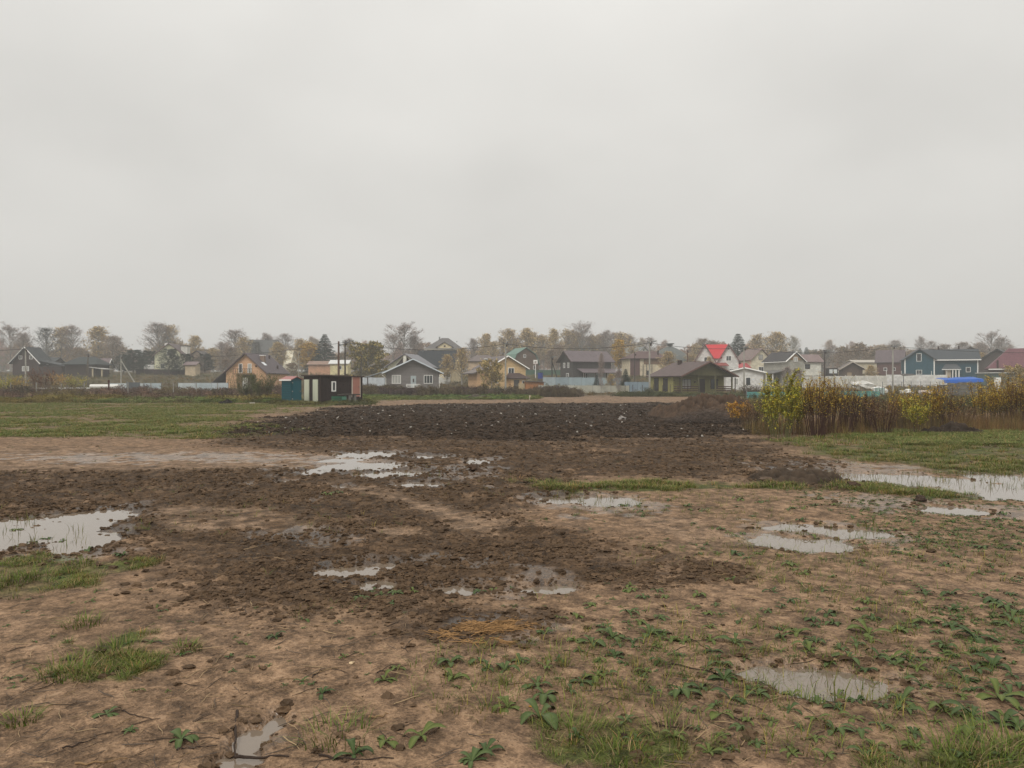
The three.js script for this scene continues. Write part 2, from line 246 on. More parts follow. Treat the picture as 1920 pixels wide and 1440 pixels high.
// ---------- mud clods, stones, straw bits ----------
function clodGeo(seed, flat) { const r = RNG(seed), g = new THREE.IcosahedronGeometry(1, 1), p = g.attributes.position, k = {}; for (let i = 0; i < p.count; i++) { const id = [p.getX(i), p.getY(i), p.getZ(i)].map(v => v.toFixed(2)).join(); const f = k[id] ??= 0.45 + 0.85 * r(); p.setXYZ(i, p.getX(i) * f, p.getY(i) * f * flat, p.getZ(i) * f); } g.computeVertexNormals(); return g; }
const clodMat = new THREE.MeshPhysicalMaterial({ color: 0xffffff, roughness: 0.85, specularIntensity: 0.3 });
{
  const r = RNG(5), lists = [[], [], []]; let n = 0;
  for (let i = 0; i < 400000 && n < 52000; i++) {
    const [x, d] = scatter(r, 2.6, 62), g = groundAt(x, d, true), pm = d < 40 ? puddleAt(x, d) : -9;
    const patch = sst(0.38, 0.62, fbm(x * 1.1 + 7, d * 1.1, 3));
    let pr = 0.012 * patch + 0.9 * g.rough * (0.25 + 0.75 * patch) + (d > 15 ? 0.9 * g.dark : 0.3 * g.dark); if (pm > -0.5 && pm < 0.15) pr += 0.12;
    pr *= 1 - 0.8 * g.light; if (r() > pr) continue;
    const big = Math.pow(r(), 5), dk = g.dark > 0.5 && d > 15, s = dk ? 0.012 + 0.03 * r() + 0.08 * big : (0.004 + 0.007 * r() + 0.026 * big) * (1 + d * 0.035);
    if (pm > 0.15 && s < 0.02) continue;
    const v = dk ? 0.5 + 0.8 * r() : 0.55 + 0.6 * r(), b = dk ? [0.056, 0.037, 0.024] : [0.112, 0.071, 0.041];
    lists[n % 3].push({ x, y: g.h + s * 0.12, z: -d, ry: r() * 6.28, rx: (r() - 0.5) * 0.8, s, c: b.map(q => q * v) }); n++;
  }
  lists.forEach((l, i) => inst('mud_clods', ['crumbly brown mud clods strewn over the churned field', 'rounded dark earth lumps strewn over the tilled soil', 'small flat mud crumbs scattered over the field'][i], 'mud clods', clodGeo(31 + i, [0.5, 0.6, 0.4][i]), clodMat, l));
  // pale pebbles and rubble bits in the tilled soil
  const st = []; for (let i = 0; i < 4000 && st.length < 240; i++) { const d = 20 + 42 * r(), x = (r() * 2 - 1) * 0.55 * d; if (zmax(Z.dark, x, d) > 0.6) { const v = 0.5 + 0.5 * r(); st.push({ x, y: gy(x, d) + 0.02, z: -d, ry: r() * 6, s: 0.02 + 0.06 * r() * r(), c: [0.6 * v, 0.55 * v, 0.48 * v] }); } }
  inst('rubble_bits', 'pale rubble bits and pebbles lying in the dark tilled soil', 'rubble', clodGeo(77, 0.6), clodMat, st);
  // straw bits and broken dark stalks all over the near sand
  const bit = new Soup(); bit.tube([[-0.5, 0, 0], [-0.15, 0.02, 0.04], [0.2, 0.01, -0.03], [0.5, 0, 0.02]], [0.016, 0.02, 0.018, 0.01], 3, [1, 1, 1]);
  const bits = []; for (let i = 0; i < 190000 && bits.length < 6000; i++) { const [x, d] = scatter(r, 2.6, 14), g = groundAt(x, d, true); if (puddleAt(x, d) > 0.1) continue; const patch = sst(0.42, 0.62, fbm(x * 0.9 + 70, d * 0.9, 3)); if (r() > 0.12 + 0.8 * patch) continue; const L = 0.02 + 0.15 * Math.pow(r(), 3), dry = r() < 0.4; const v = 0.7 + 0.6 * r(); bits.push({ x, y: g.h + 0.003, z: -d, ry: r() * 6.28, rz: (r() - 0.5) * 0.35, s: L, sx: 1, sy: 0.9, sz: 0.85, c: (dry ? [0.28, 0.19, 0.10] : [0.075, 0.052, 0.035]).map(q => q * v) }); }
  inst('plant_litter', 'broken dark stalks and straw bits littering the sandy mud', 'plant litter', bit.geo(), new THREE.MeshStandardMaterial({ vertexColors: true, roughness: 0.8 }), bits);
}
// ---------- grass ----------
{
  const r = RNG(9), A = [], B = [], C = [], Fz = [], zs = Z.green;
  for (let i = 0; i < 420000 && A.length < 26000; i++) { const [x, d] = scatter(r, 2.6, 130, 0.75), g = zmax(zs, x, d); if (g < 0.1) continue; const patch = fbm(x * 1.6 + 3, d * 1.6, 3); if (r() > g * (0.04 + 0.96 * sst(0.44, 0.62, patch))) continue; if (d < 40 && puddleAt(x, d) > 0.25) continue; if (d > 20 && d < 75 && r() > 0.15 + 0.85 * sst(0.28, 0.5, fbm(x * 0.33 + 8, d * 0.33, 3))) continue;
    const v = 0.75 + 0.5 * r(), y = r() < 0.25; A.push({ x, y: gy(x, d) - 0.004, z: -d, ry: r() * 6.28, s: (0.5 + 0.8 * r()) * (d < 9 ? 0.62 : 1 + Math.min(d, 60) * 0.014), sy: d > 15 ? 0.85 : 0.8, c: y ? [1.35 * v, 1.0 * v, 0.9 * v] : [v, v, v] }); }
  for (let i = 0, k = 0; i < 90000 && k < 15000; i++) { const d = 20 + 58 * Math.pow(r(), 1.3), x = (r() * 2 - 1) * 0.75 * d, g = zmax(zs, x, d); if (g < 0.15 || r() > g * (0.08 + 0.92 * sst(0.33, 0.52, fbm(x * 0.33 + 8, d * 0.33, 3)) * sst(0.3, 0.52, fbm(x * 1.3, d * 0.9, 2)))) continue; if (d < 40 && puddleAt(x, d) > 0.25) continue; k++; const v = 0.8 + 0.5 * r(); A.push({ x, y: gy(x, d) - 0.004, z: -d, ry: r() * 6.28, s: 1.3 + 1.1 * r(), sy: 0.62, sx: 1.25, c: r() < 0.2 ? [1.3 * v, 1.02 * v, 0.9 * v] : [0.92 * v, 1.02 * v, 0.85 * v] }); }
  inst('grass', 'short green turf grass growing in patches over the field', 'grass', tuftGeo(3, 16, 0.085, 0.07, 0.006, [...GREEN, GREEN[0], DRY[0]], 0.9), grassMat, A);
  // thin lone blades on the sand
  for (let i = 0; i < 60000 && B.length < 2600; i++) { const [x, d] = scatter(r, 2.6, 16), n = fbm(x * 0.7 + 11, d * 0.7, 3); if (r() > sst(0.45, 0.7, n)) continue; if (zmax(Z.mud, x, d) > 0.5 && r() < 0.7) continue; const v = 0.7 + 0.6 * r(); B.push({ x, y: gy(x, d) - 0.003, z: -d, ry: r() * 6.28, s: 0.5 + 0.7 * r(), c: r() < 0.35 ? [1.35 * v, 1.0 * v, 1.05 * v] : [v, v, v] }); }
  inst('sparse_grass', 'single thin grass blades dotted over the bare sand', 'grass', tuftGeo(4, 5, 0.075, 0.03, 0.0045, GREEN, 1.2), grassMat, B);
  // stalks standing in the long puddle and others
  for (const [px, py, rx, ry, n] of [[1720, 900, 230, 16, 200], [80, 1000, 80, 30, 26], [1540, 998, 110, 14, 16], [1110, 938, 90, 9, 26], [740, 885, 90, 12, 22], [1540, 1280, 110, 24, 5]]) for (let i = 0; i < n; i++) { const q = py + (r() * 2 - 1) * ry, d = gd(q), x = gx(px + (r() * 2 - 1) * rx, d); C.push({ x, y: gy(x, d), z: -d, ry: r() * 6.28, s: 0.7 + 0.9 * r(), c: [0.7 + 0.3 * r(), 0.8, 0.7] }); }
  inst('water_grass', 'thin grass stalks standing out of the rain puddles', 'grass', tuftGeo(6, 3, 0.11, 0.05, 0.005, [GREEN[0], GREEN[2], GREEN[3]], 0.6), grassMat, C);
}
// denser clumps that read as single tufts
const TUFTS = [[128, 1262, 1.25, 'lush green grass tuft beside a pale stone-coloured patch of sand'], [215, 1225, 1.2, 'feathery green grass tuft behind the lush tuft'], [160, 1172, 1.0, 'small bright green tuft at the top of the weedy patch'], [352, 1218, 0.7, 'thin upright grass tuft at the edge of the weedy patch'],
  [632, 1382, 1.25, 'bushy grass tuft by the broken black branch'], [1265, 1388, 1.25, 'spiky green grass tuft with a straw skirt'], [1075, 1372, 1.1, 'low yellowish grass tuft behind a broadleaf weed'], [1160, 1420, 0.9, 'flat mossy grass tuft with drooping blades'], [40, 1352, 0.7, 'small yellow green tuft on bare sand'], [1870, 1400, 1.3, 'dark green leafy tuft at the turf edge'], [1760, 1428, 1.4, 'yellow green turf clump with a curved dry blade'], [1830, 1436, 1.4, 'broad yellow green turf clump'], [1905, 1432, 1.4, 'thick turf clump on the field edge'], [60, 1085, 1.3, 'dense green tuft on the bank of the broad puddle'], [150, 1062, 1.0, 'low green tuft spreading from the puddle bank'], [15, 1095, 1.3, 'leafy tuft on the grassy bank']];
for (const [px, py, s, label] of TUFTS) { const d = gd(py), x = gx(px, d), m = new THREE.Mesh(tuftGeo(px * 7 + py, 110, 0.095 * s, 0.135 * s, 0.006, px === 1265 ? [...GREEN, ...DRY] : [...GREEN, GREEN[1], DRY[0]], 0.95, 4), grassMat); m.position.set(x, gy(x, d) - 0.006, -d); tag(top(m, 'grass_tuft'), label, 'grass tuft', 'grass tufts on the bare field'); }

// ---------- broadleaf rosette weeds ----------
function leafGeo(seed, wide) { const r = RNG(seed), n = 6, P = [], I = [], C = [], bend = 0.55 + 0.7 * r(), rise0 = 0.16 + 0.30 * r(), tw = (r() - 0.5) * 0.5;
  for (let k = 0; k <= n; k++) { const t = k / n, x = t * (1 - 0.12 * bend * t), y = rise0 * Math.sin(t * 2.1) * (1 - 0.25 * t) - bend * 0.34 * t * t, w = wide * (0.16 + 1.0 * Math.pow(Math.sin(Math.PI * Math.pow(t, 1.35) * 0.93), 0.8)) * (k === n ? 0.25 : 1) / 2 * (1 + 0.14 * (r() - 0.5)), f = 0.30 * w, a = tw * t;
    P.push(x, y + f + Math.sin(a) * w, -w, x, y, 0, x, y + f - Math.sin(a) * w, w); const e = 0.9 + 0.25 * r(); C.push(0.050 * e, 0.076 * e, 0.022 * e, 0.095, 0.125, 0.045, 0.050 * e, 0.076 * e, 0.022 * e); }
  for (let k = 0; k < n; k++) { const a = k * 3; I.push(a, a + 3, a + 1, a + 1, a + 3, a + 4, a + 1, a + 4, a + 2, a + 2, a + 4, a + 5); }
  const g = new THREE.BufferGeometry(); g.setAttribute('position', new THREE.Float32BufferAttribute(P, 3)); g.setAttribute('color', new THREE.Float32BufferAttribute(C, 3)); g.setIndex(I); g.computeVertexNormals(); return g; }
const LEAVES = [0.26, 0.32, 0.22, 0.36, 0.28, 0.21, 0.30, 0.26].map((w, i) => leafGeo(101 + i * 13, w));
const leafMats = [[1, 1, 1], [1.35, 1.2, 0.95], [0.75, 0.8, 0.8]].map(c => { const m = vcMat(0.5); m.color.setRGB(...c); return m; });
function leafPlacement(r, n) { return Array.from({ length: n }, (_, i) => ({ g: Math.floor(r() * LEAVES.length), a: i / n * 6.283 * (n > 6 ? 1.62 : 1) + (r() - 0.5) * 0.9, s: 0.4 + 0.75 * r(), tilt: (r() - 0.45) * 0.55 })); }
const weedMerged = [0, 1, 2, 3].map(k => { const r = RNG(400 + k); return mergeGeometries(leafPlacement(r, 6 + k).map(l => LEAVES[l.g].clone().applyMatrix4(new THREE.Matrix4().compose(new THREE.Vector3(), new THREE.Quaternion().setFromEuler(new THREE.Euler(0, l.a, l.tilt, 'YXZ')), new THREE.Vector3(l.s, l.s, l.s))))); });
const WEEDS = [[1023, 1190, .8], [1078, 1203, .8], [1110, 1207, 1.1], [1148, 1196, 1.2], [1138, 1180, .9], [1180, 1152, 1], [1200, 1168, .7], [1218, 1190, 1.2], [1240, 1190, .8], [1258, 1202, 1], [1282, 1206, 1], [1332, 1203, .9], [1378, 1207, 1.2], [1188, 1205, .8], [1160, 1212, .6], [975, 1242, .7], [1025, 1256, .7], [1048, 1240, .5], [1120, 1240, .7], [1152, 1232, .8], [1165, 1246, .5], [1237, 1242, .7], [1212, 1262, .8], [1092, 1280, 1], [1118, 1272, .8], [1142, 1267, .8], [1350, 1247, 1], [1276, 1305, 1.35], [1314, 1296, 1], [1370, 1314, 1.1], [1350, 1345, 1], [1072, 1298, .6], [1006, 1288, 1], [1022, 1308, 1.1], [1012, 1348, 1.5], [1190, 1392, .8], [1050, 1160, .7], [1080, 1157, .8], [1107, 1136, .8], [1206, 1122, .8], [1246, 1120, .6], [1182, 1108, .9], [1310, 1117, 1], [1300, 1141, .7], [1342, 1137, .6], [1330, 1152, .7], [1352, 1154, .7],
  [1517, 1222, 1.35], [1495, 1190, 1.1], [1530, 1206, .9], [1552, 1152, 1], [1524, 1164, .8], [1593, 1237, 1.2], [1575, 1218, .8], [1605, 1210, .8], [1630, 1190, 1.7], [1688, 1184, 1.1], [1650, 1232, 1.1], [1672, 1236, 1], [1678, 1250, 1.1], [1706, 1236, .9], [1734, 1224, .7], [1720, 1256, 1], [1768, 1216, .9], [1738, 1170, 1.2], [1782, 1176, 1.1], [1827, 1197, 1.5], [1838, 1228, .9], [1862, 1222, 1.1], [1792, 1232, .9], [1862, 1252, 1.2], [1810, 1276, 1.4], [1828, 1262, 1], [1730, 1287, 1], [1692, 1320, 1.3], [1702, 1338, .9], [1772, 1340, 1.2], [1800, 1346, 1], [1824, 1348, 1.4], [1872, 1312, 1.5], [1895, 1306, 1.2], [1880, 1362, 1.3], [1910, 1372, 1.4], [1822, 1372, 1.2], [1601, 1352, 1.2], [1566, 1376, 1], [1612, 1146, 1], [1636, 1160, .9], [1626, 1132, 1], [1700, 1116, 1], [1734, 1116, 1], [1782, 1118, 1.1], [1786, 1146, 1], [1862, 1132, 1.3], [1884, 1142, 1.2], [1898, 1162, 1.3], [1570, 1294, 1], [1480, 1128, .9], [1450, 1110, 1], [1465, 1140, .8],
  [790, 1382, 1.3], [722, 1392, .9], [720, 1278, .8], [845, 1246, 1], [850, 1274, 1], [900, 1242, .8], [912, 1256, .7], [946, 1258, 1], [952, 1326, 1], [910, 1414, 1.2], [885, 1430, 1.1], [604, 1304, .8], [636, 1170, .6], [515, 1198, .8], [745, 1255, .6], [664, 1418, 1.1], [340, 1388, 1.2], [200, 1340, 1.2], [245, 1372, .6], [700, 1108, .7], [715, 1118, .8], [740, 1114, .9], [676, 1128, .8], [775, 1112, .7], [898, 1104, .9], [928, 1106, .6], [612, 928, 1.5], [632, 925, 1.3], [735, 1136, .5], [120, 1010, .9], [88, 1006, .8], [60, 1018, .9], [30, 990, .9], [165, 1034, .8], [230, 1045, 1], [1172, 945, 1.1], [1290, 950, 1], [1320, 958, 1.1], [1480, 1060, 1]];
{
  const r = RNG(21), spots = WEEDS.map(([px, py, s]) => { const d = gd(py); return [gx(px, d), d, s]; });
  for (let i = 0; i < 60000 && spots.length < 300; i++) { const d = gd(930 + 500 * r()), px = 1000 + 980 * r(); const x = gx(px, d); if (puddleAt(x, d) > 0.1 || zmax(Z.mud, x, d) > 0.4) continue; const dens = sst(1000, 1500, px) * (0.3 + 0.7 * sst(0.4, 0.6, fbm(x * 0.8, d * 0.8, 2))); if (r() > dens) continue; if (spots.some(q => Math.hypot(q[0] - x, q[1] - d) < 0.11)) continue; spots.push([x, d, 0.5 + 0.7 * r() * r()]); }
  spots.sort((a, b) => a[1] - b[1]);
  const G = 'broadleaf rosette weeds';
  const marks = [...PUDDLES.flatMap(p => p.e.map(e => [e[0], e[1], Math.max(e[2], 0.3) + 0.25, 'by the ' + p.label.split(' ').slice(0, 6).join(' ').replace(/ (with|on|in|a|the|of|beside|below|and|lying)( a| the)?$/, '')])), ...TUFTS.map(t => [gx(t[0], gd(t[1])), gd(t[1]), 0.4, 'beside the ' + t[3].split(' ').slice(0, 4).join(' ').replace(/ (with|on|in|a|at|the|of|beside|behind)( a| the)?$/, '')]), [gx(908, gd(1183)), gd(1183), 0.55, 'beside the straw patch']];
  const NUM = ['five', 'six', 'seven', 'eight', 'nine', 'ten'], TONE = ['mid green', 'yellowish green', 'dark green'];
  const weedLabel = (x, d, s, tone, n) => { const size = s > 1.15 ? 'large' : s > 0.8 ? 'medium' : 'small'; let best = null, q = 1; for (const [mx, md, r, t] of marks) { const k = Math.hypot(mx - x, md - d) / r; if (k < q) { q = k; best = t; } } return `${size} ${TONE[tone]} rosette weed with ${NUM[n - 5]} leaves ` + (best || (zmax(Z.green, x, d) > 0.4 ? 'among short turf grass' : d > 7 ? 'in far weedy sand below the long puddle' : 'on open bare sand away from water')); };
  spots.forEach(([x, d, s], i) => {
    let o, tone, nl; const L = 0.080 * s * (d > 6.5 ? 1.1 : 1);
    if (i < 150) { o = new THREE.Group(); tone = Math.floor(r() * 3); nl = 6 + Math.floor(r() * 5); const m = leafMats[tone]; for (const l of leafPlacement(r, nl)) { const c = new THREE.Mesh(LEAVES[l.g], m); c.name = 'leaf'; c.rotation.set(0, l.a, l.tilt, 'YXZ'); c.scale.setScalar(L * l.s * 1.25); o.add(c); } }
    else { tone = i % 3; nl = 6 + i % 4; o = new THREE.Mesh(weedMerged[i % 4], leafMats[tone]); o.scale.setScalar(L * 1.2); o.rotation.y = r() * 6.28; }
    o.position.set(x, Math.max(gy(x, d), WATER - 0.01) + 0.001, -d); tag(top(o, 'broadleaf_weed'), weedLabel(x, d, s, tone, nl), 'weed', G);
  });
  const rest = []; for (let i = 0; i < 200000 && rest.length < 2600; i++) { const [x, d] = scatter(r, 4, 24); if (puddleAt(x, d) > 0.1 || zmax(Z.mud, x, d) > 0.45 || zmax(Z.dark, x, d) > 0.3) continue; const px = 960 + F * x / d, dens = 0.04 + 0.9 * sst(1020, 1600, px) * sst(0.42, 0.6, fbm(x * 0.6 + 2, d * 0.6, 3)); if (r() > dens) continue; rest.push({ x, y: gy(x, d), z: -d, ry: r() * 6.28, s: (0.025 + 0.05 * r() * r()) * (d > 6 ? 1.35 : 1), c: [0.75 + 0.5 * r(), 0.8 + 0.3 * r(), 0.8] }); }
  inst('small_weeds', 'tiny seedling weeds peppered over the damp sand', 'weeds', weedMerged[1], leafMats[0], rest);
}
// ---------- straw patch, sticks, stones ----------
{
  const r = RNG(33), S = new Soup(); const d0 = gd(1183), x0 = gx(908, d0);
  for (let i = 0; i < 1000; i++) { const a = r() * 6.283, q = Math.pow(r(), 0.7), x = x0 + Math.cos(a) * q * 0.34 + 0.1 * (r() - 0.5), z = -d0 + Math.sin(a) * q * 0.26 + 0.1 * (r() - 0.5), t = (r() - 0.5) * 2.2, L = 0.03 + 0.07 * r(); if (fbm(x * 7, z * 7, 2) < 0.38 + 0.28 * q) continue; const y = gy(x, -z) + 0.004 + 0.022 * r() * (1 - q), v = 0.35 + 0.9 * r(), dy = (r() - 0.5) * 0.015; S.tube([[x - Math.cos(t) * L, y, z - Math.sin(t) * L], [x, y + 0.006 * r(), z], [x + Math.cos(t) * L, y + dy, z + Math.sin(t) * L]], [0.002, 0.0024, 0.0018], 3, [0.30 * v, 0.17 * v, 0.072 * v]); }
  tag(top(new THREE.Mesh(S.geo(), vcMat(0.8)), 'straw'), 'matted patch of golden straw pressed into the mud', 'straw', null, 'stuff');
  const twigMat = M(0x3a2f28, 0.85), dryMat = M(0x8a6f50, 0.85);
  const T = [['branch', [[444, 1336], [441, 1375], [440, 1411]], 0.0075, 'straight arm of a snapped black branch lying by the small puddle'], ['branch', [[438, 1413], [480, 1416], [540, 1421]], 0.008, 'black branch end reaching from the small puddle towards a grass tuft'],
    ['stick', [[1260, 1247], [1330, 1262], [1400, 1282]], 0.004, 'long thin stick running into the smooth shallow puddle'], ['stick', [[1284, 1193], [1310, 1207], [1332, 1223]], 0.003, 'short diagonal stick between rosette weeds'], ['stick', [[1232, 1366], [1280, 1367], [1325, 1374]], 0.003, 'straight stick behind the spiky grass tuft'], ['stick', [[1055, 1222], [1095, 1224], [1132, 1232]], 0.003, 'dark stick among the broadleaf weeds'], ['stick', [[706, 1264], [738, 1256], [766, 1248]], 0.003, 'bent twig pointing at a small weed'], ['stick', [[585, 1272], [600, 1260], [640, 1254]], 0.003, 'curved twig hooked over bare sand'], ['stick', [[693, 1349], [712, 1348], [728, 1340]], 0.006, 'short thick brown stick on bare sand', 1], ['stick', [[118, 1408], [150, 1396], [180, 1386]], 0.004, 'thin twig slanting across sand by a five-leaf weed'], ['stick', [[142, 1436], [180, 1434], [240, 1424]], 0.005, 'bark-peeled orange stick on the sand', 1], ['stick', [[330, 1406], [370, 1402], [408, 1398]], 0.003, 'straight dark twig under a five-leaf weed'], ['stick', [[228, 1333], [252, 1342], [285, 1349]], 0.003, 'dark twig beside a two-leaf weed'], ['stick', [[600, 1420], [650, 1428], [740, 1424]], 0.005, 'half buried dark stick beside the bushy grass tuft'], ['stick', [[1555, 1234], [1500, 1241], [1474, 1241]], 0.0025, 'thin reddish stick at the rim of the smooth puddle'], ['stick', [[860, 1004], [890, 1018], [912, 1010]], 0.004, 'forked dry twig on churned mud'], ['stick', [[690, 1008], [715, 1012], [726, 1006]], 0.004, 'dark twig beside a pale streak of sand'], ['stick', [[1345, 1082], [1362, 1080], [1380, 1086]], 0.006, 'brown stick on the small churned mud patch', 1]];
  for (const [name, pts, rad, label, dry] of T) { const w = pts.map(([px, py]) => { const d = gd(py), x = gx(px, d); return [x, Math.max(gy(x, d), WATER) + rad * 1.3, -d]; }), c = w[1], S2 = new Soup(), q = []; for (let k = 0; k <= 8; k++) { const t = k / 8, i = t < 0.5 ? 0 : 1, u = t * 2 - i; q.push([0, 1, 2].map(a => lerp(w[i][a], w[i + 1][a], u) - c[a] + (a === 1 ? 0.003 * Math.sin(k * 2.1) : 0.006 * Math.sin(k * 1.7 + rad * 900)))); } S2.tube(q, q.map((_, k) => rad * (1 - 0.07 * k)), 6, [1, 1, 1]); const m = new THREE.Mesh(S2.geo(), dry ? dryMat : twigMat); m.position.set(...c); tag(top(m, name), label, 'stick'); }
  const stone = (name, px, py, s, col, label, flat = 0.6, cat = 'stone') => { const d = gd(py), x = gx(px, d), m = new THREE.Mesh(clodGeo(px, flat), M(col, 0.8)); m.scale.set(s, s, s * 0.8); m.rotation.y = px; m.position.set(x, gy(x, d) + s * 0.2, -d); tag(top(m, name), label, cat); };
  stone('pebble', 660, 1246, 0.016, 0xcdb592, 'small cream pebble on bare sand beside a dark seedling'); stone('boulder', 1168, 789, 0.19, 0x8d8781, 'rounded grey boulder sitting in the dark tilled soil', 0.8, 'boulder'); stone('mud_lump', 1438, 905, 0.14, 0x5a4a3c, 'flat brown earth lump on the edge of the tilled strip', 0.45, 'mud lump'); stone('mud_lump', 1600, 915, 0.15, 0x46352a, 'dark earth lump beside the low earth heap', 0.5, 'mud lump'); stone('mud_lump', 1726, 939, 0.10, 0x3c2f26, 'dark mud lump beside the faint shallow puddle', 0.6, 'mud lump'); stone('mud_lump', 890, 885, 0.16, 0x4a392c, 'ridge of turned mud under the small oval puddle', 0.55, 'mud lump');
  stone('mud_lump', 1170, 1382, 0.022, 0x33271f, 'dark clod in the flat mossy grass', 0.7, 'mud lump'); stone('mud_lump', 704, 1094, 0.05, 0x5b4a3c, 'square mud lump standing in the small clod-filled puddle', 0.8, 'mud lump'); stone('mud_lump', 722, 1102, 0.055, 0x4c3b2f, 'dark mud lump on the rim of the small clod-filled puddle', 0.7, 'mud lump');
  stone('leaf_scrap', 996, 1327, 0.010, 0xc9913c, 'yellow leaf scrap on the sand beside a broadleaf weed', 0.3, 'leaf');
}
// ---------- earth heaps ----------
function heap(name, label, x0, d0, rx, rd, h, seed, base, brush) {
  const n = 90, P = [], I = [], C = []; for (let j = 0; j <= n; j++) for (let i = 0; i <= n; i++) { const u = i / n * 2 - 1, v = j / n * 2 - 1, q = Math.sqrt(u * u + v * v), x = u * rx, z = v * rd; const body = Math.pow(clamp(1 - q * q), 0.8), nz = fbm(u * 2.2 + seed, v * 2.2, 3), n2 = fbm(x * 5 + seed, z * 5, 3), n3 = vn(x * 14, z * 14 + seed); P.push(x, h * body * (0.3 + 1.4 * nz) + Math.min(1, body * 2) * Math.min(1, h * 2) * (0.34 * (n2 - 0.45) + 0.22 * (n3 - 0.5) + 0.10 * (vn(x * 31, z * 31) - 0.5)) - 0.03 - 0.06 * sst(0.8, 1, q), z); const k = 0.25 + 1.2 * n2 + 0.5 * (n3 - 0.5); C.push(...base.map(b => b * k)); }
  for (let j = 0; j < n; j++) for (let i = 0; i < n; i++) { const a = j * (n + 1) + i; I.push(a, a + n + 1, a + 1, a + 1, a + n + 1, a + n + 2); }
  const g = new THREE.BufferGeometry(); g.setAttribute('position', new THREE.Float32BufferAttribute(P, 3)); g.setAttribute('color', new THREE.Float32BufferAttribute(C, 3)); g.setIndex(I); g.computeVertexNormals(); const m = new THREE.Mesh(g, vcMat(0.9)); m.position.set(x0, gy(x0, d0), -d0); return tag(top(m, name), label, 'earth heap');
}
heap('earth_heap', 'large heap of dug brown earth at the end of the tilled soil', gx(1320, 37), 37, 2.7, 5, 0.95, 3, [0.078, 0.050, 0.033]);
heap('earth_heap', 'low smooth earth heap beside the long puddle', gx(1500, gd(903)), gd(903) + 0.2, 0.85, 0.6, 0.17, 8, [0.068, 0.048, 0.033]);
heap('earth_heap', 'dark turf and root heap in front of the reddish shrubs', gx(1785, 25.2), 25.2, 1.15, 0.55, 0.22, 12, [0.040, 0.028, 0.020]);
heap('earth_heap', 'small weathered earth heap on the far turf by the sandy track', gx(905, 84), 84, 2.0, 1.4, 0.35, 15, [0.085, 0.07, 0.05]);
heap('earth_heap', 'dark manure heap on the turf near the teal booth', gx(423, 63), 63, 0.7, 0.5, 0.26, 18, [0.022, 0.018, 0.015]);
// ---------- shrubs ----------
function shrub(seed, h, w, stemN, stemCol, leafCols, leafN, from, leafS, up = 0.5) { // > stems, leaves
  const r = RNG(seed), S = new Soup(), Lf = new Soup(), tips = [];
  for (let i = 0; i < stemN; i++) { const a = r() * 6.283, b = Math.sqrt(r()), hh = h * (0.62 + 0.42 * r()), ox = Math.cos(a) * b * w * 0.22, oz = Math.sin(a) * b * w * 0.22, tx = Math.cos(a) * b * w * up + (r() - 0.5) * 0.15 * w, tz = Math.sin(a) * b * w * up + (r() - 0.5) * 0.15 * w; const pts = [[ox, -0.05, oz], [lerp(ox, tx, 0.35) + (r() - 0.5) * 0.06, hh * 0.36, lerp(oz, tz, 0.35)], [lerp(ox, tx, 0.7), hh * 0.7, lerp(oz, tz, 0.7) + (r() - 0.5) * 0.06], [tx, hh, tz]], v = 0.7 + 0.6 * r(); S.tube(pts, [0.007, 0.0055, 0.0045, 0.002].map(k => k * (0.7 + h * 0.35)), 3, stemCol.map(c => c * v)); tips.push(pts);
    for (let k = 0; k < 5; k++) { const t = 0.3 + 0.6 * r(), p = at3(pts, t), q = [p[0] + (r() - 0.5) * 0.3 * w, p[1] + (0.06 + 0.16 * r()) * h, p[2] + (r() - 0.5) * 0.3 * w]; S.tube([p, q], [0.0035 * (0.7 + h * 0.3), 0.0015], 3, stemCol.map(c => c * v * 1.1)); tips.push([p, [lerp(p[0], q[0], 0.33), lerp(p[1], q[1], 0.33), lerp(p[2], q[2], 0.33)], [lerp(p[0], q[0], 0.66), lerp(p[1], q[1], 0.66), lerp(p[2], q[2], 0.66)], q]); } }
  for (let i = 0; i < leafN; i++) { const pts = tips[Math.floor(r() * tips.length)], p = at3(pts, 0.1 + 0.9 * r()); const rel = p[1] / h; if (rel < from * (0.6 + 0.8 * r())) continue; const s = leafS * (0.6 + 0.8 * r()), a = r() * 6.283, t = (r() - 0.5) * 1.8, dx = Math.cos(a) * s, dz = Math.sin(a) * s, dy = Math.sin(t) * s, wx = -Math.sin(a) * s * 0.28, wz = Math.cos(a) * s * 0.28, c = leafCols[Math.floor(r() * leafCols.length)], v = 0.7 + 0.6 * r(); const q = [p[0] + (r() - 0.5) * 0.05, p[1] + (r() - 0.5) * 0.05, p[2] + (r() - 0.5) * 0.05]; Lf.quad(q, [q[0] + dx * 0.5 + wx, q[1] + dy * 0.5 + s * 0.1, q[2] + dz * 0.5 + wz], [q[0] + dx, q[1] + dy, q[2] + dz], [q[0] + dx * 0.5 - wx, q[1] + dy * 0.5 - s * 0.1, q[2] + dz * 0.5 - wz], c.map(k => k * v)); }
  return [S.geo(), Lf.geo()];
}
function at3(pts, t) { const f = clamp(t) * (pts.length - 1), i = Math.min(Math.floor(f), pts.length - 2), u = f - i; return [0, 1, 2].map(a => lerp(pts[i][a], pts[i + 1][a], u)); }
const stemMat = vcMat(0.85), leafMat = vcMat(0.65);
function placeShrub(name, label, group, x, d, geos, ry = 0, s = 1, cat = 'shrub') { const g = new THREE.Group(), a = new THREE.Mesh(geos[0], stemMat), b = new THREE.Mesh(geos[1], leafMat); a.name = 'stems'; b.name = 'leaves'; g.add(a, b); g.position.set(x, gy(x, d), -d); g.rotation.y = ry; g.scale.setScalar(s); return tag(top(g, name), label, cat, group); }
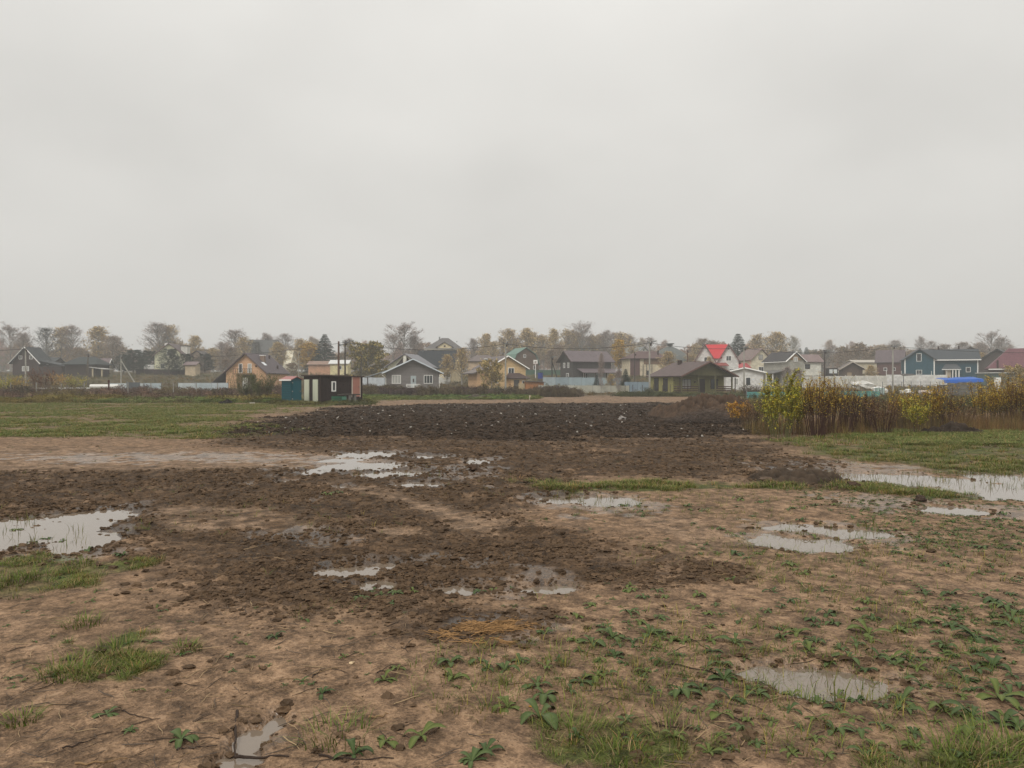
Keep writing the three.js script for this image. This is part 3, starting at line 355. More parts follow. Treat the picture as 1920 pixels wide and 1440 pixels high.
const YG = [[0.36, 0.31, 0.03], [0.25, 0.26, 0.035], [0.18, 0.20, 0.03], [0.46, 0.34, 0.03]], YO = [[0.46, 0.31, 0.025], [0.38, 0.22, 0.025], [0.30, 0.24, 0.03], [0.20, 0.11, 0.03]], BR = [[0.14, 0.075, 0.035], [0.10, 0.05, 0.03], [0.20, 0.12, 0.04]], OR = [[0.42, 0.22, 0.02], [0.35, 0.16, 0.02], [0.40, 0.26, 0.03]];
const REDSTEM = [0.060, 0.032, 0.024], BRSTEM = [0.085, 0.06, 0.035], GRSTEM = [0.10, 0.095, 0.04];
{
  const mixR = [...BR, ...YO];
  const T = [ // px, distance, height, width, stems, stem colour, leaves, leaf count, leaves from, leaf size, label
    [1384, 30, 0.95, 0.8, 22, BRSTEM, OR, 900, 0.5, 0.05, 'small shrub with glowing orange leaves at the foot of the big earth heap'], [1402, 27, 1.0, 1.0, 40, BRSTEM, BR, 700, 0.2, 0.035, 'brown leafless shrub between the orange shrub and the yellow green one'],
    [1462, 23, 1.95, 1.15, 34, GRSTEM, YG, 2600, 0.22, 0.05, 'tall yellow green shrub at the tip of the turf'], [1440, 25, 1.35, 0.9, 24, GRSTEM, YG, 800, 0.3, 0.04, 'thin yellow green shrub tucked behind the tall one'], [1493, 24.5, 1.45, 0.8, 26, BRSTEM, YG, 1100, 0.25, 0.045, 'slender half bare green shrub'],
    [1530, 23.5, 1.85, 1.05, 60, REDSTEM, YO, 1500, 0.62, 0.045, 'dense red-stemmed shrub with bright yellow crown'], [1556, 25, 1.8, 0.9, 46, REDSTEM, YO, 1300, 0.6, 0.045, 'red-stemmed shrub with orange yellow crown behind the densest one'], [1588, 25.5, 1.7, 1.0, 56, REDSTEM, YO, 900, 0.66, 0.04, 'red-stemmed shrub with sparse yellow tips'],
    [1622, 26, 1.5, 1.0, 60, REDSTEM, mixR, 700, 0.6, 0.038, 'dark red-stemmed shrub almost without leaves'], [1655, 25, 1.15, 1.1, 52, REDSTEM, BR, 900, 0.4, 0.035, 'brown seeding shrub above rusty dry grass'], [1690, 27, 1.5, 1.0, 40, BRSTEM, YO, 1100, 0.45, 0.042, 'amber shrub behind rusty dry grass'], [1716, 25, 1.15, 0.8, 26, BRSTEM, YG, 900, 0.35, 0.045, 'bright yellow green shrub in the middle of the strip'],
    [1742, 26.5, 1.68, 1.0, 36, BRSTEM, YO, 1300, 0.4, 0.045, 'golden leaved shrub over the dark root heap'], [1776, 27, 1.6, 1.0, 50, REDSTEM, mixR, 1000, 0.5, 0.04, 'rust and yellow shrub over the dark root heap'], [1808, 29, 0.9, 0.9, 34, BRSTEM, BR, 600, 0.4, 0.035, 'low brown shrub beyond the dark root heap'],
    [1848, 29, 1.72, 1.2, 46, BRSTEM, YO, 1700, 0.42, 0.045, 'wide golden shrub in front of the blue tarpaulin stack'], [1880, 30, 1.9, 1.2, 50, BRSTEM, YO, 1800, 0.45, 0.045, 'tall amber shrub at the end of the weedy strip'], [1912, 29, 1.8, 1.1, 46, REDSTEM, mixR, 1500, 0.5, 0.045, 'rust coloured shrub at the end of the weedy strip'], [1945, 30, 1.8, 1.2, 44, BRSTEM, YO, 1500, 0.4, 0.045, 'dense amber shrub past the weedy strip end']];
  T.forEach((t, i) => placeShrub('autumn_shrub', t[10], 'shrubs in the weedy strip', gx(t[0], t[1]), t[1], shrub(900 + i, t[2], t[3] * 1.15, t[4], t[5].map(c => c * 1.25), t[6].map(c => c.map(k => k * 1.25)), t[7] * 3, t[8] * 0.8, t[9] * 1.0)));
  const stalk = (seed, n, h, cols) => tuftGeo(seed, n, h, 0.16, 0.011, cols, 0.28, 2);
  const r = RNG(61), A = [], B = [];
  for (let i = 0; i < 1900; i++) { const px = 1390 + 630 * Math.pow(r(), 0.85), d = 23.2 + 7 * r() + 1.2 * fbm(px * 0.02, 3, 3) + (px > 1640 ? 2 : 0), x = gx(px, d); if (r() > sst(1380, 1450, px + 60 * (r() - 0.5))) continue; const n = fbm(x * 0.6, d * 0.6, 2), v = 0.7 + 0.6 * r(), rusty = n > 0.5; (r() < 0.6 ? A : B).push({ x, y: gy(x, d) - 0.02, z: -d, ry: r() * 6.28, s: (0.3 + 0.8 * r()) * (0.55 + 0.9 * fbm(x * 0.9 + 5, d * 0.9, 2)), c: rusty ? [v, 0.82 * v, 0.72 * v] : [1.05 * v, 1.0 * v, 0.85 * v] }); }
  inst('dry_grass', 'tall rusty dry grass filling the weedy shrub strip', 'dry grass', stalk(2, 14, 0.72, [[0.16, 0.095, 0.045], [0.22, 0.155, 0.07], [0.11, 0.07, 0.04], [0.17, 0.14, 0.055]]), stemMat, A);
  inst('straw_grass', 'pale straw coloured grass at the foot of the shrubs', 'dry grass', stalk(3, 16, 0.48, [[0.24, 0.18, 0.085], [0.18, 0.15, 0.06], [0.12, 0.11, 0.04]]), stemMat, B);
  // dead twigs on the large earth heap
  const S = new Soup(); for (let i = 0; i < 620; i++) { const x = (r() - 0.5) * 2.8, z = (r() - 0.5) * 1.6, a = r() * 6.28, L = 0.2 + 0.6 * r(), y = 0.05 + 0.55 * r() * (1 - Math.abs(x) / 1.6), v = 0.7 + 0.7 * r(); S.tube([[x, y, z], [x + Math.cos(a) * L * 0.5, y + 0.1 * r(), z + Math.sin(a) * L * 0.5], [x + Math.cos(a) * L, y + (r() - 0.3) * 0.25, z + Math.sin(a) * L]], [0.009, 0.007, 0.003], 3, [0.11 * v, 0.085 * v, 0.07 * v]); }
  const bp = new THREE.Mesh(S.geo(), stemMat), xb = gx(1322, 31); bp.position.set(xb, gy(xb, 31), -31); tag(top(bp, 'brush_pile'), 'grey brushwood heaped against the big earth heap', 'brush pile', null, 'stuff');
  // far weed bands
  const weedStalk = (seed, c) => { const q = RNG(seed), W = new Soup(); for (let i = 0; i < 9; i++) { const a = q() * 6.28, b = q() * 0.35, x = Math.cos(a) * b, z = Math.sin(a) * b, h = 0.7 + 0.45 * q(), v = 0.7 + 0.6 * q(), col = c.map(k => k * v); blade(W, x, z, h, 0.12 * q(), a, 0.035, col, 2); for (let k = 0; k < 5; k++) { const y = h * (0.35 + 0.6 * q()), s = 0.09 + 0.1 * q(), t = q() * 6.28; W.tri([x, y, z], [x + Math.cos(t) * s, y + s * 0.7, z + Math.sin(t) * s], [x + Math.cos(t) * s * 0.6, y + s * 0.1, z + Math.sin(t) * s * 0.6 + 0.04], col.map(m => m * 1.15)); } } return W.geo(); };
  const band = (name, label, px0, px1, d0, d1, n, h, cols, seed, col0) => { const q = RNG(seed), L = []; for (let i = 0; i < n; i++) { const d = lerp(d0, d1, q()) + (q() - 0.5) * (d1 - d0) * 0.35, x = gx(lerp(px0, px1, q()) + (q() - 0.5) * (q() - 0.5) * 90, d), m = fbm(x * 0.16 + seed, d * 0.16, 2), v = 0.7 + 0.6 * q(), c = cols[Math.floor(clamp(m * 1.6 - 0.3, 0, 0.999) * cols.length)]; L.push({ x, y: gy(x, d) - 0.05, z: -d, ry: q() * 6.28, s: 1, sx: 0.9 + 0.6 * q(), sy: h * (0.45 + 0.6 * q()) * (0.45 + 1.0 * m) * (0.55 + 0.9 * vn(x * 0.7, d * 0.7)), c: c.map(k => k * v) }); } inst(name, label, 'weeds', weedStalk(seed, col0), stemMat, L); };
  const RB = [[1, 0.95, 0.95], [1.2, 1.0, 0.9], [0.85, 0.8, 0.85], [1.15, 1.2, 0.8]];
  band('dry_weeds', 'dense reddish brown dry weeds along the wire fence', -160, 530, 74, 90, 6500, 1.05, RB, 71, [0.135, 0.098, 0.072]);
  band('dry_weeds', 'dark strip of dry weeds in front of the grey gabled house', 655, 1078, 95, 108, 6500, 1.0, RB, 72, [0.082, 0.058, 0.047]);
  band('rough_grass', 'rough olive grass verge below the wire fence', -160, 540, 66, 77, 4200, 0.55, [[1, 1, 1], [0.8, 1.1, 0.8], [1.3, 1.1, 0.9]], 73, [0.135, 0.125, 0.045]);
  band('rough_grass', 'rough green weeds around the olive bungalow', 1165, 1420, 98, 108, 2600, 0.42, [[1, 1, 1], [1.2, 1.05, 0.8], [0.8, 0.8, 0.7]], 74, [0.075, 0.082, 0.035]);
  band('rough_grass', 'fresh green grass verge in front of the dry weed strip', 668, 1000, 80, 96, 4500, 0.32, [[1, 1, 1], [1.15, 1.05, 0.8], [0.85, 1.0, 0.8]], 75, [0.11, 0.135, 0.04]);
  band('rough_grass', 'rough grass and weeds around the dark cabin', 505, 700, 58.5, 70, 900, 0.35, [[1, 1, 1], [1.2, 1.05, 0.8]], 76, [0.10, 0.105, 0.04]);
  band('rough_grass', 'rough meadow grass behind the shrub strip', 1400, 2050, 45, 110, 5200, 0.5, [[1, 1, 1], [1.3, 1.1, 0.8], [0.8, 0.9, 0.7]], 77, [0.10, 0.09, 0.04]);
  band('rough_grass', 'rough slope grass between the village fences', -200, 2100, 118, 200, 9000, 0.6, [[1, 1, 1], [1.3, 1.05, 0.8], [0.85, 0.95, 0.75]], 78, [0.13, 0.105, 0.045]);
  // shrubs standing in and behind the wire fence weeds
  const LS = [[10, 96, 2.6, 3.4, 40, BRSTEM, YG, 1500, 0.3, 0.11, 'yellow green bush behind the wire fence by the dark timber house'], [38, 92, 2.6, 2.6, 36, BRSTEM, YO, 900, 0.4, 0.1, 'amber bush beside the concrete pole at the dark timber house'], [76, 92, 3.5, 3.2, 44, REDSTEM, [[0.16, 0.07, 0.03], [0.12, 0.06, 0.03]], 1500, 0.4, 0.11, 'rusty brown leaved small tree behind the wire fence'], [112, 120, 3.0, 3.2, 30, BRSTEM, OR, 900, 0.5, 0.12, 'orange yellow bush in front of the low dark roof'], [140, 120, 2.8, 4, 34, BRSTEM, YG, 1200, 0.4, 0.12, 'wide yellow green bush below the low dark roof'], [452, 86, 3.4, 2.8, 60, GRSTEM, [[0.12, 0.10, 0.04], [0.15, 0.13, 0.05]], 900, 0.3, 0.09, 'tall thin half bare willow bush in front of the orange house'], [492, 72, 2.7, 2.8, 70, GRSTEM, [[0.10, 0.10, 0.035], [0.07, 0.08, 0.03]], 2400, 0.1, 0.08, 'dense olive willow bush beside the teal booth'], [467, 74, 1.7, 2.4, 60, GRSTEM, [[0.06, 0.07, 0.03], [0.08, 0.08, 0.03]], 2200, 0.05, 0.07, 'dark green willow bush at the wire fence end'], [415, 76, 1.2, 2.2, 50, BRSTEM, [[0.05, 0.055, 0.025]], 1800, 0.05, 0.07, 'low dark bush by the wire fence end'], [930, 100, 1.4, 1.6, 40, GRSTEM, [[0.06, 0.07, 0.03]], 900, 0.1, 0.07, 'small green bush at the foot of the concrete pole by the peach house'], [35, 78, 1.5, 2.6, 50, BRSTEM, [[0.05, 0.045, 0.025]], 1800, 0.05, 0.08, 'dark low bush in the dry weeds by the fence'], [1215, 104, 1.2, 2.0, 40, GRSTEM, [[0.06, 0.065, 0.035]], 1200, 0.05, 0.07, 'green weed bush at the foot of the pole by the olive bungalow'], [1410, 84, 1.6, 3.0, 60, BRSTEM, [[0.06, 0.04, 0.03], [0.07, 0.05, 0.03]], 1600, 0.1, 0.07, 'dark brown bush beside the concrete pole at the white annexe']];
  LS.forEach((t, i) => placeShrub('roadside_shrub', t[10], 'bushes along the village fences', gx(t[0], t[1]), t[1], shrub(950 + i, t[2], t[3], t[4], t[5].map(c => c * 1.2), t[6].map(c => c.map(k => k * 1.25)), t[7] * 2.5, t[8], t[9])));
}
// ---------- village: builders ----------
const T1 = (f) => noiseTex(256, f, true);
const sidingTex = T1((u, v) => { const k = (v * 16) % 1, b = (k < 0.14 ? 168 : 238) + 26 * (tn(u, v, 40, 3) - 0.5) + 18 * (h2(Math.floor(v * 16), 3) - 0.5); return [b, b, b]; });
const plankTex = T1((u, v) => { const k = (u * 16) % 1, b = (k < 0.12 ? 165 : 236) + 30 * (tn(u, v, 40, 3) - 0.5) + 26 * (h2(Math.floor(u * 16), 3) - 0.5); return [b, b, b]; });
const tileTex = T1((u, v) => { const k = (u * 12) % 1, q = (v * 8) % 1, b = 226 + 22 * Math.sin(k * 6.283) - (q < 0.16 ? 48 : 0) + 40 * (tn(u, v, 9, 5) - 0.5) + 20 * (tn(u, v, 60, 6) - 0.5); return [b, b, b]; });
const plasterTex = T1((u, v) => { const b = 232 + 34 * (tn(u, v, 7, 1) - 0.5) + 26 * (tn(u, v, 40, 2) - 0.5); return [b, b * 0.995, b * 0.985]; });
const ribTex = T1((u, v) => { const k = (u * 16) % 1, b = 222 + 26 * Math.sin(k * 6.283) + 26 * (tn(u, v, 6, 4) - 0.5); return [b, b, b]; });
for (const t of [sidingTex, plankTex, tileTex, plasterTex, ribTex]) t.repeat.set(0.4, 0.4);
const lite = (c, k) => { const q = new THREE.Color(c); return q.setRGB(Math.min(0.86, q.r * k), Math.min(0.85, q.g * k), Math.min(0.82, q.b * k)).getHex(); };
const siding = (c) => M(lite(c, 1.35), 0.75, { map: sidingTex }), planks = (c) => M(c, 0.8, { map: plankTex }), tiles = (c) => M(c, 0.6, { map: tileTex }), plaster = (c) => M(lite(c, 1.35), 0.9, { map: plasterTex }), ribbed = (c) => M(lite(c, 1.2), 0.5, { map: ribTex });
const WHITE = M(0xf0eee8, 0.6), GLASS = M(0x2b3034, 0.12), CURTAIN = M(0xa9a8a2, 0.2), DARKF = M(0x3a2a25, 0.6), GREYM = M(0x8d8f8d, 0.7), METAL = M(0x6d7072, 0.5), CONC = plaster(0x9a978f), WOODP = planks(0x6a6156);
function boxUV(g) { if (g.index) g = g.toNonIndexed(); g.computeVertexNormals(); const p = g.attributes.position, n = g.attributes.normal, uv = new Float32Array(p.count * 2); for (let i = 0; i < p.count; i++) { const ax = Math.abs(n.getX(i)), ay = Math.abs(n.getY(i)), az = Math.abs(n.getZ(i)); const k = i * 2; if (ax > 0.75) { uv[k] = p.getZ(i); uv[k + 1] = p.getY(i); } else if (az >= ay || az > 0.6) { uv[k] = p.getX(i); uv[k + 1] = p.getY(i); } else if (ax > az) { uv[k] = p.getZ(i); uv[k + 1] = p.getX(i) * 1.15; } else { uv[k] = p.getX(i); uv[k + 1] = p.getZ(i) * 1.15; } } g.setAttribute('uv', new THREE.BufferAttribute(uv, 2)); return g; }
const B = (x, y, z, w, h, d, ry = 0) => { const g = new THREE.BoxGeometry(w, h, d); if (ry) g.rotateY(ry); g.translate(x, y, z); return boxUV(g); };   // box by centre
const Bb = (x0, x1, y0, y1, z0, z1) => B((x0 + x1) / 2, (y0 + y1) / 2, (z0 + z1) / 2, x1 - x0, y1 - y0, z1 - z0);
const part = (parent, name, m, ...geos) => { const o = new THREE.Mesh(geos.length > 1 ? mergeGeometries(geos) : geos[0], m); o.name = name; parent.add(o); return o; };
function bar(a, b, w, h) { const A = new THREE.Vector3(...a), C = new THREE.Vector3(...b), dir = C.clone().sub(A), L = dir.length(), g = new THREE.BoxGeometry(w, h, L); g.applyQuaternion(new THREE.Quaternion().setFromUnitVectors(new THREE.Vector3(0, 0, 1), dir.normalize())); g.translate((A.x + C.x) / 2, (A.y + C.y) / 2, (A.z + C.z) / 2); return boxUV(g); }
function prism(pts, z0, z1) { const g = new THREE.ExtrudeGeometry(new THREE.Shape(pts.map(p => new THREE.Vector2(...p))), { depth: z1 - z0, bevelEnabled: false }); g.translate(0, 0, z0); return boxUV(g); }
function slabs(quads, t) { return quads.map(q => { const v = q.map(p => new THREE.Vector3(...p)), n = new THREE.Vector3().crossVectors(v[1].clone().sub(v[0]), v[2].clone().sub(v[0])).normalize(); if (n.y < 0) n.negate(); const lo = v.map(p => p.clone().addScaledVector(n, -t)), P = [], tri = (a, b, c) => P.push(...a.toArray(), ...b.toArray(), ...c.toArray()); const N = v.length; for (let k = 1; k + 1 < N; k++) { tri(v[0], v[k], v[k + 1]); tri(lo[0], lo[k + 1], lo[k]); } for (let k = 0; k < N; k++) { const l = (k + 1) % N; tri(v[k], lo[k], v[l]); tri(v[l], lo[k], lo[l]); } const g = new THREE.BufferGeometry(); g.setAttribute('position', new THREE.Float32BufferAttribute(P, 3)); return boxUV(g); }); }
// a window or door on a face: 'f' front, 'l'/'r' sides (local axes of the house), u along the face, v height of its middle
function onFace(o, face, w, l, u, v, off) { if (face === 'f') { o.position.set(u, v, off); } else if (face === 'r') { o.position.set(w / 2 + off, v, u); o.rotation.y = Math.PI / 2; } else if (face === 'l') { o.position.set(-w / 2 - off, v, u); o.rotation.y = -Math.PI / 2; } else { o.position.set(u, v, -l - off); o.rotation.y = Math.PI; } }
function win(parent, face, W, L, u, v, w, h, mull = 1, fm = WHITE, pm = GLASS, z = 0) { const t = 0.09, g = [B(0, h / 2 - t / 2, 0, w, t, 0.1), B(0, -h / 2 + t / 2, 0, w, t, 0.1), B(-w / 2 + t / 2, 0, 0, t, h - 2 * t, 0.1), B(w / 2 - t / 2, 0, 0, t, h - 2 * t, 0.1)]; for (let k = 1; k <= mull; k++) g.push(B(-w / 2 + w * k / (mull + 1), 0, 0, 0.06, h - 2 * t, 0.07)); const f = part(parent, 'window', fm, ...g); onFace(f, face, W, L, u, v, z + 0.04); part(f, 'pane', pm, B(0, 0, 0, w - 0.12, h - 0.12, 0.04)); return f; }
function door(parent, face, W, L, u, v, w, h, m, z = 0) { const f = part(parent, 'door', m, B(0, 0, 0, w, h, 0.08)); onFace(f, face, W, L, u, v, z + 0.04); part(f, 'handle', METAL, B(w * 0.36, 0, 0.06, 0.08, 0.05, 0.05)); return f; }
function root(name, label, cat, px, d, turn = 0, group) { const g = new THREE.Group(), x = gx(px, d); g.position.set(x, gy(x, d), -d); g.rotation.y = turn; tag(top(g, name), label, cat, group); return g; }
// gable house: front gable at local z = 0 facing +z, ridge along z; heights from the photograph's rows at distance d
function gable(o) {
  const g = root(o.name || 'house', o.label, o.cat || 'house', o.px, o.d, o.turn || 0, o.group), base = g.position.y, e = hy(o.eave, o.d) - base, r = hy(o.ridge, o.d) - base, w = o.w, l = o.l, oh = o.oh ?? 0.45, t = 0.16;
  const wall = part(g, 'wall', o.wall, prism([[-w / 2, -0.6], [w / 2, -0.6], [w / 2, e], [0, r - 0.1], [-w / 2, e]], -l, 0));
  if (o.plinth) part(g, 'plinth', o.plinth, Bb(-w / 2 - 0.05, w / 2 + 0.05, -0.6, 0.5, -l - 0.05, 0.05));
  const s = (r - e) / (w / 2), ox = w / 2 + oh, oy = e - s * oh + t, fo = o.fo ?? oh;
  part(g, 'roof', o.roof, ...slabs([[[-ox, oy, fo], [-ox, oy, -l - oh], [0, r + t, -l - oh], [0, r + t, fo]], [[ox, oy, fo], [0, r + t, fo], [0, r + t, -l - oh], [ox, oy, -l - oh]]], t));
  if (o.trim) part(g, 'fascia', o.trim, bar([-ox, oy - 0.12, fo + 0.03], [0, r + t - 0.12, fo + 0.03], 0.06, 0.2), bar([ox, oy - 0.12, fo + 0.031], [0, r + t - 0.12, fo + 0.031], 0.06, 0.2));
  if (o.gutter) part(g, 'gutter', o.gutter, Bb(-ox - 0.14, -ox - 0.01, oy - 0.22, oy - 0.08, -l - oh, fo), Bb(ox + 0.01, ox + 0.14, oy - 0.22, oy - 0.08, -l - oh, fo));
  for (const [face, u, v, ww, wh, m, fm, pm] of o.wins || []) win(g, face, w, l, u, v, ww, wh, m, fm, pm);
  for (const [face, u, v, ww, wh, m] of o.doors || []) door(g, face, w, l, u, v, ww, wh, m);
  for (const [x, z, ww, hh, m, cap] of o.chimneys || []) { const y0 = r - s * Math.abs(x) - 0.4, c = part(g, 'chimney', m, Bb(x - ww / 2, x + ww / 2, y0, r + hh, z - ww / 2, z + ww / 2)); if (cap) part(c, 'cap', cap, Bb(x - ww / 2 - 0.06, x + ww / 2 + 0.06, r + hh, r + hh + 0.12, z - ww / 2 - 0.06, z + ww / 2 + 0.06)); }
  return { g, e, r, w, l, base };
}
function hip(o) { // hipped house, eaves all round; ridge along x of length rl
  const g = root(o.name || 'house', o.label, o.cat || 'house', o.px, o.d, o.turn || 0), base = g.position.y, e = hy(o.eave, o.d) - base, r = hy(o.ridge, o.d) - base, w = o.w, l = o.l, k = o.oh ?? 0.5, a = o.rl / 2, x = w / 2 + k, t = 0.16;
  part(g, 'wall', o.wall, Bb(-w / 2, w / 2, -0.6, e, -l, 0));
  part(g, 'roof', o.roof, ...slabs([[[-x, e, k], [x, e, k], [a, r, -l / 2], [-a, r, -l / 2]], [[x, e, -l - k], [-x, e, -l - k], [-a, r, -l / 2], [a, r, -l / 2]], [[x, e, k], [x, e, -l - k], [a, r, -l / 2]], [[-x, e, -l - k], [-x, e, k], [-a, r, -l / 2]]], t));
  if (o.trim) part(g, 'fascia', o.trim, Bb(-x, x, e - 0.3, e - 0.05, k - 0.08, k + 0.02));
  for (const [face, u, v, ww, wh, m, fm, pm] of o.wins || []) win(g, face, w, l, u, v, ww, wh, m, fm, pm);
  for (const [face, u, v, ww, wh, m] of o.doors || []) door(g, face, w, l, u, v, ww, wh, m);
  for (const [cx, ww, hh, m] of o.chimneys || []) part(g, 'chimney', m, Bb(cx - ww / 2, cx + ww / 2, r - 1.2, r + hh, -l / 2 - ww / 2, -l / 2 + ww / 2));
  return { g, e, r, w, l, base };
}
const px2m = (n, d) => n * d / F;
// panel fence between two spots; one mesh per panel, posts between
function fence(name, label, a, b, h, panelMats, L = 2.5, postM = METAL, opt = {}) {
  const g = new THREE.Group(), A = [gx(a[0], a[1]), a[1]], C = [gx(b[0], b[1]), b[1]], len = Math.hypot(C[0] - A[0], C[1] - A[1]), n = Math.max(1, Math.round(len / L)), ang = Math.atan2(C[1] - A[1], C[0] - A[0]);
  g.position.set(A[0], gy(A[0], A[1]), -A[1]); g.rotation.y = ang; tag(top(g, name), label, 'fence');
  const q = RNG(a[0] + b[0]), geo = B(0, h / 2, 0, len / n - 0.04, h, 0.05), postG = B(0, h / 2 - 0.2, 0, 0.09, h + 0.5, 0.09);
  for (let i = 0; i <= n; i++) { const t = i / n, y0 = (tt) => { const x = lerp(A[0], C[0], tt), d = lerp(A[1], C[1], tt); return gy(x, d) - g.position.y; };
    if (i < n && !(opt.gaps || []).includes(i)) { const p = new THREE.Mesh(geo, panelMats[Math.floor(q() * panelMats.length)]); p.name = 'panel'; p.position.set((t + 0.5 / n) * len, y0(t + 0.5 / n) - (opt.sink ?? 0.1), 0.07); g.add(p); }
    if (postM) { const p = new THREE.Mesh(postG, postM); p.name = 'post'; p.position.set(t * len, y0(t), 0); g.add(p); } }
  return g;
}
// ---------- houses ----------
{
  const r1 = Math.PI / 180;
  // dark timber house with pole in front
  let h = gable({ px: 48, d: 190, w: 6.2, l: 6, eave: 677, ridge: 651, wall: planks(0x4a3a36), roof: tiles(0x3c4144), trim: WHITE, oh: 0.7, turn: 4 * r1, label: 'dark brown timber house with steep grey roof and pale roof edges', wins: [['f', -1.2, 4.6, 0.8, 0.9, 1, WHITE, GLASS], ['f', 1.3, 4.6, 0.8, 0.9, 1, WHITE, GLASS], ['f', 0, 1.8, 1.6, 1.2, 1, WHITE, CURTAIN], ['r', -4, 3.4, 0.8, 1, 0, WHITE, CURTAIN]] });
  part(h.g, 'porch_roof', tiles(0x3c4144), ...slabs([[[3.1, 3.9, 0.5], [9.2, 2.6, 0.5], [9.2, 2.6, -6], [3.1, 3.9, -6]]], 0.16)); part(h.g, 'porch_wall', planks(0x43342f), Bb(3.1, 8.8, -0.6, 2.4, -5.6, 0));
  gable({ px: 110, d: 205, w: 6, l: 7, eave: 682, ridge: 671, turn: 90 * r1, wall: planks(0x4b4340), roof: tiles(0x474b4c), label: 'low dark timber outbuilding joined to the dark timber house' });
  h = hip({ px: 151, d: 185, w: 7.6, l: 6, rl: 4, eave: 683, ridge: 668, oh: 0.6, wall: planks(0x40342f), roof: tiles(0x3f4544), label: 'dark pavilion with broad low roof between timber house and pines' });
  part(h.g, 'canopy', M(0xc9c7c2, 0.6), ...slabs([[[2.5, 1.5 + 1.0, 0.9], [6.2, 2.0, 0.9], [6.2, 2.0, -3], [2.5, 2.5, -3]]], 0.12)); for (const x of [3.2, 5.4]) part(h.g, 'post', M(0xb5a88c, 0.8), Bb(x - 0.15, x + 0.15, -0.5, 2.1, 0.3, 0.6));
  gable({ px: 206, d: 205, w: 3.6, l: 3.4, eave: 687, ridge: 673, turn: 90 * r1, wall: plaster(0xb5a98f), roof: tiles(0x8a7878), trim: WHITE, label: 'small cream cottage with mauve roof beside the blue-green pines', doors: [['l', -1.5, 1.2, 1, 2.1, DARKF]] });
  // cream gable house behind pines
  h = gable({ px: 317, d: 206, w: 7.4, l: 9, eave: 665, ridge: 644, wall: plaster(0xd9d0b4), roof: tiles(0x6d5c5a), trim: M(0x6b5a56, 0.7), oh: 0.5, turn: 8 * r1, label: 'cream gabled house half hidden by two dark pines', wins: [['f', -1.6, 2.0, 1, 1.3, 1], ['f', 1.8, 2.0, 1, 1.3, 1], ['f', 0, 5.4, 1.1, 1.2, 1]], chimneys: [[-1.3, -3, 1.1, 0.2, plaster(0xddd8cb)]] });
  part(h.g, 'dormer', plaster(0xd8d4c8), Bb(2.2, 3.8, 5.2, 7.6, -6, -3)); part(h.g, 'dormer_roof', tiles(0x5c5452), Bb(2.0, 4.0, 7.6, 7.75, -6.2, -2.8));
  part(h.g, 'terrace', WHITE, Bb(-6.6, -4, 1.2, 2.4, -3, -0.5));
  fence('board_fence', 'dark brown board fence with cream posts below the cream gabled house', [255, 200], [372, 198], 1.5, [planks(0x3f3230), planks(0x463834)], 2.6, plaster(0xb9ac92));
  gable({ px: 369, d: 215, w: 4, l: 5, eave: 667, ridge: 658, wall: plaster(0x9c8a7c), roof: tiles(0x574d4a), label: 'small taupe house behind the cream one' }); gable({ px: 371, d: 195, w: 3, l: 2.6, eave: 684, ridge: 679, turn: 90 * r1, wall: plaster(0xb9a98e), roof: tiles(0x93807f), label: 'tiny shed with mauve roof and cream posts', name: 'garden_shed', cat: 'shed' });
  fence('sheet_fence', 'pale bluish sheet fence below the grassy bank', [205, 122], [428, 126], 1.55, [ribbed(0xc3ccd0), ribbed(0xb9c4c9), ribbed(0xc9d0d1)], 2.6, METAL, { gaps: [3] });
  fence('sheet_fence', 'dark grey sheet gate section set into the pale bluish fence', [238, 120], [262, 120], 1.75, [ribbed(0x5d6266)], 2.2);
  fence('white_fence', 'low white panel fence behind the dry weeds', [62, 112], [170, 114], 1.15, [M(0xd5d4cf, 0.7), M(0xcbcac6, 0.7), M(0xdedcd6, 0.7)], 2.4, METAL);
  { const g = root('white_roll', 'long white wrapped roll lying behind the dry weeds', 'roll', 196, 110), c = new THREE.CylinderGeometry(0.3, 0.3, 4, 14); c.rotateZ(Math.PI / 2); c.translate(0, 1.25, 0); part(g, 'wrap', M(0xe8e6e0, 0.6), c); part(g, 'pallet', WOODP, B(0, 0.4, 0, 4, 1.0, 0.8)); }
  // orange house
  { const o = { px: 461, d: 140, w: 7.7, l: 9, eave: 697, ridge: 663, wall: siding(0xc9a07c), roof: tiles(0x6c6064), trim: M(0x5a4a48, 0.7), oh: 0.5, turn: -8 * r1, label: 'orange rendered house with mauve grey tiled roof and balcony', wins: [['f', -1.0, 3.65, 0.75, 1.7, 0, WHITE, GLASS], ['f', 0.75, 3.65, 0.75, 1.7, 0, WHITE, CURTAIN]], doors: [['f', -0.1, 0.9, 1.0, 2.1, WHITE]], chimneys: [[1.6, -3.4, 0.75, -0.3, M(0x8a7566, 0.9), WHITE]] };
    h = gable(o); const s = (h.r - h.e) / (h.w / 2);
    part(h.g, 'lean_to_roof', tiles(0x5b4f52), ...slabs([[[-h.w / 2 - 0.1, h.e + 0.1, 0.4], [-h.w / 2 - 2.6, h.e - 2.0, 0.4], [-h.w / 2 - 2.6, h.e - 2.0, -9], [-h.w / 2 - 0.1, h.e + 0.1, -9]]], 0.16));
    const bal = part(h.g, 'balcony', M(0x8d6f58, 0.8), Bb(-1.9, 1.7, 2.55, 2.7, 0, 1.1)); for (let k = 0; k <= 8; k++) part(bal, 'baluster', DARKF, Bb(-1.9 + k * 0.45 - 0.03, -1.9 + k * 0.45 + 0.03, 2.7, 3.5, 1.02, 1.08)); part(bal, 'rail', DARKF, Bb(-1.9, 1.7, 3.5, 3.57, 1.01, 1.09));
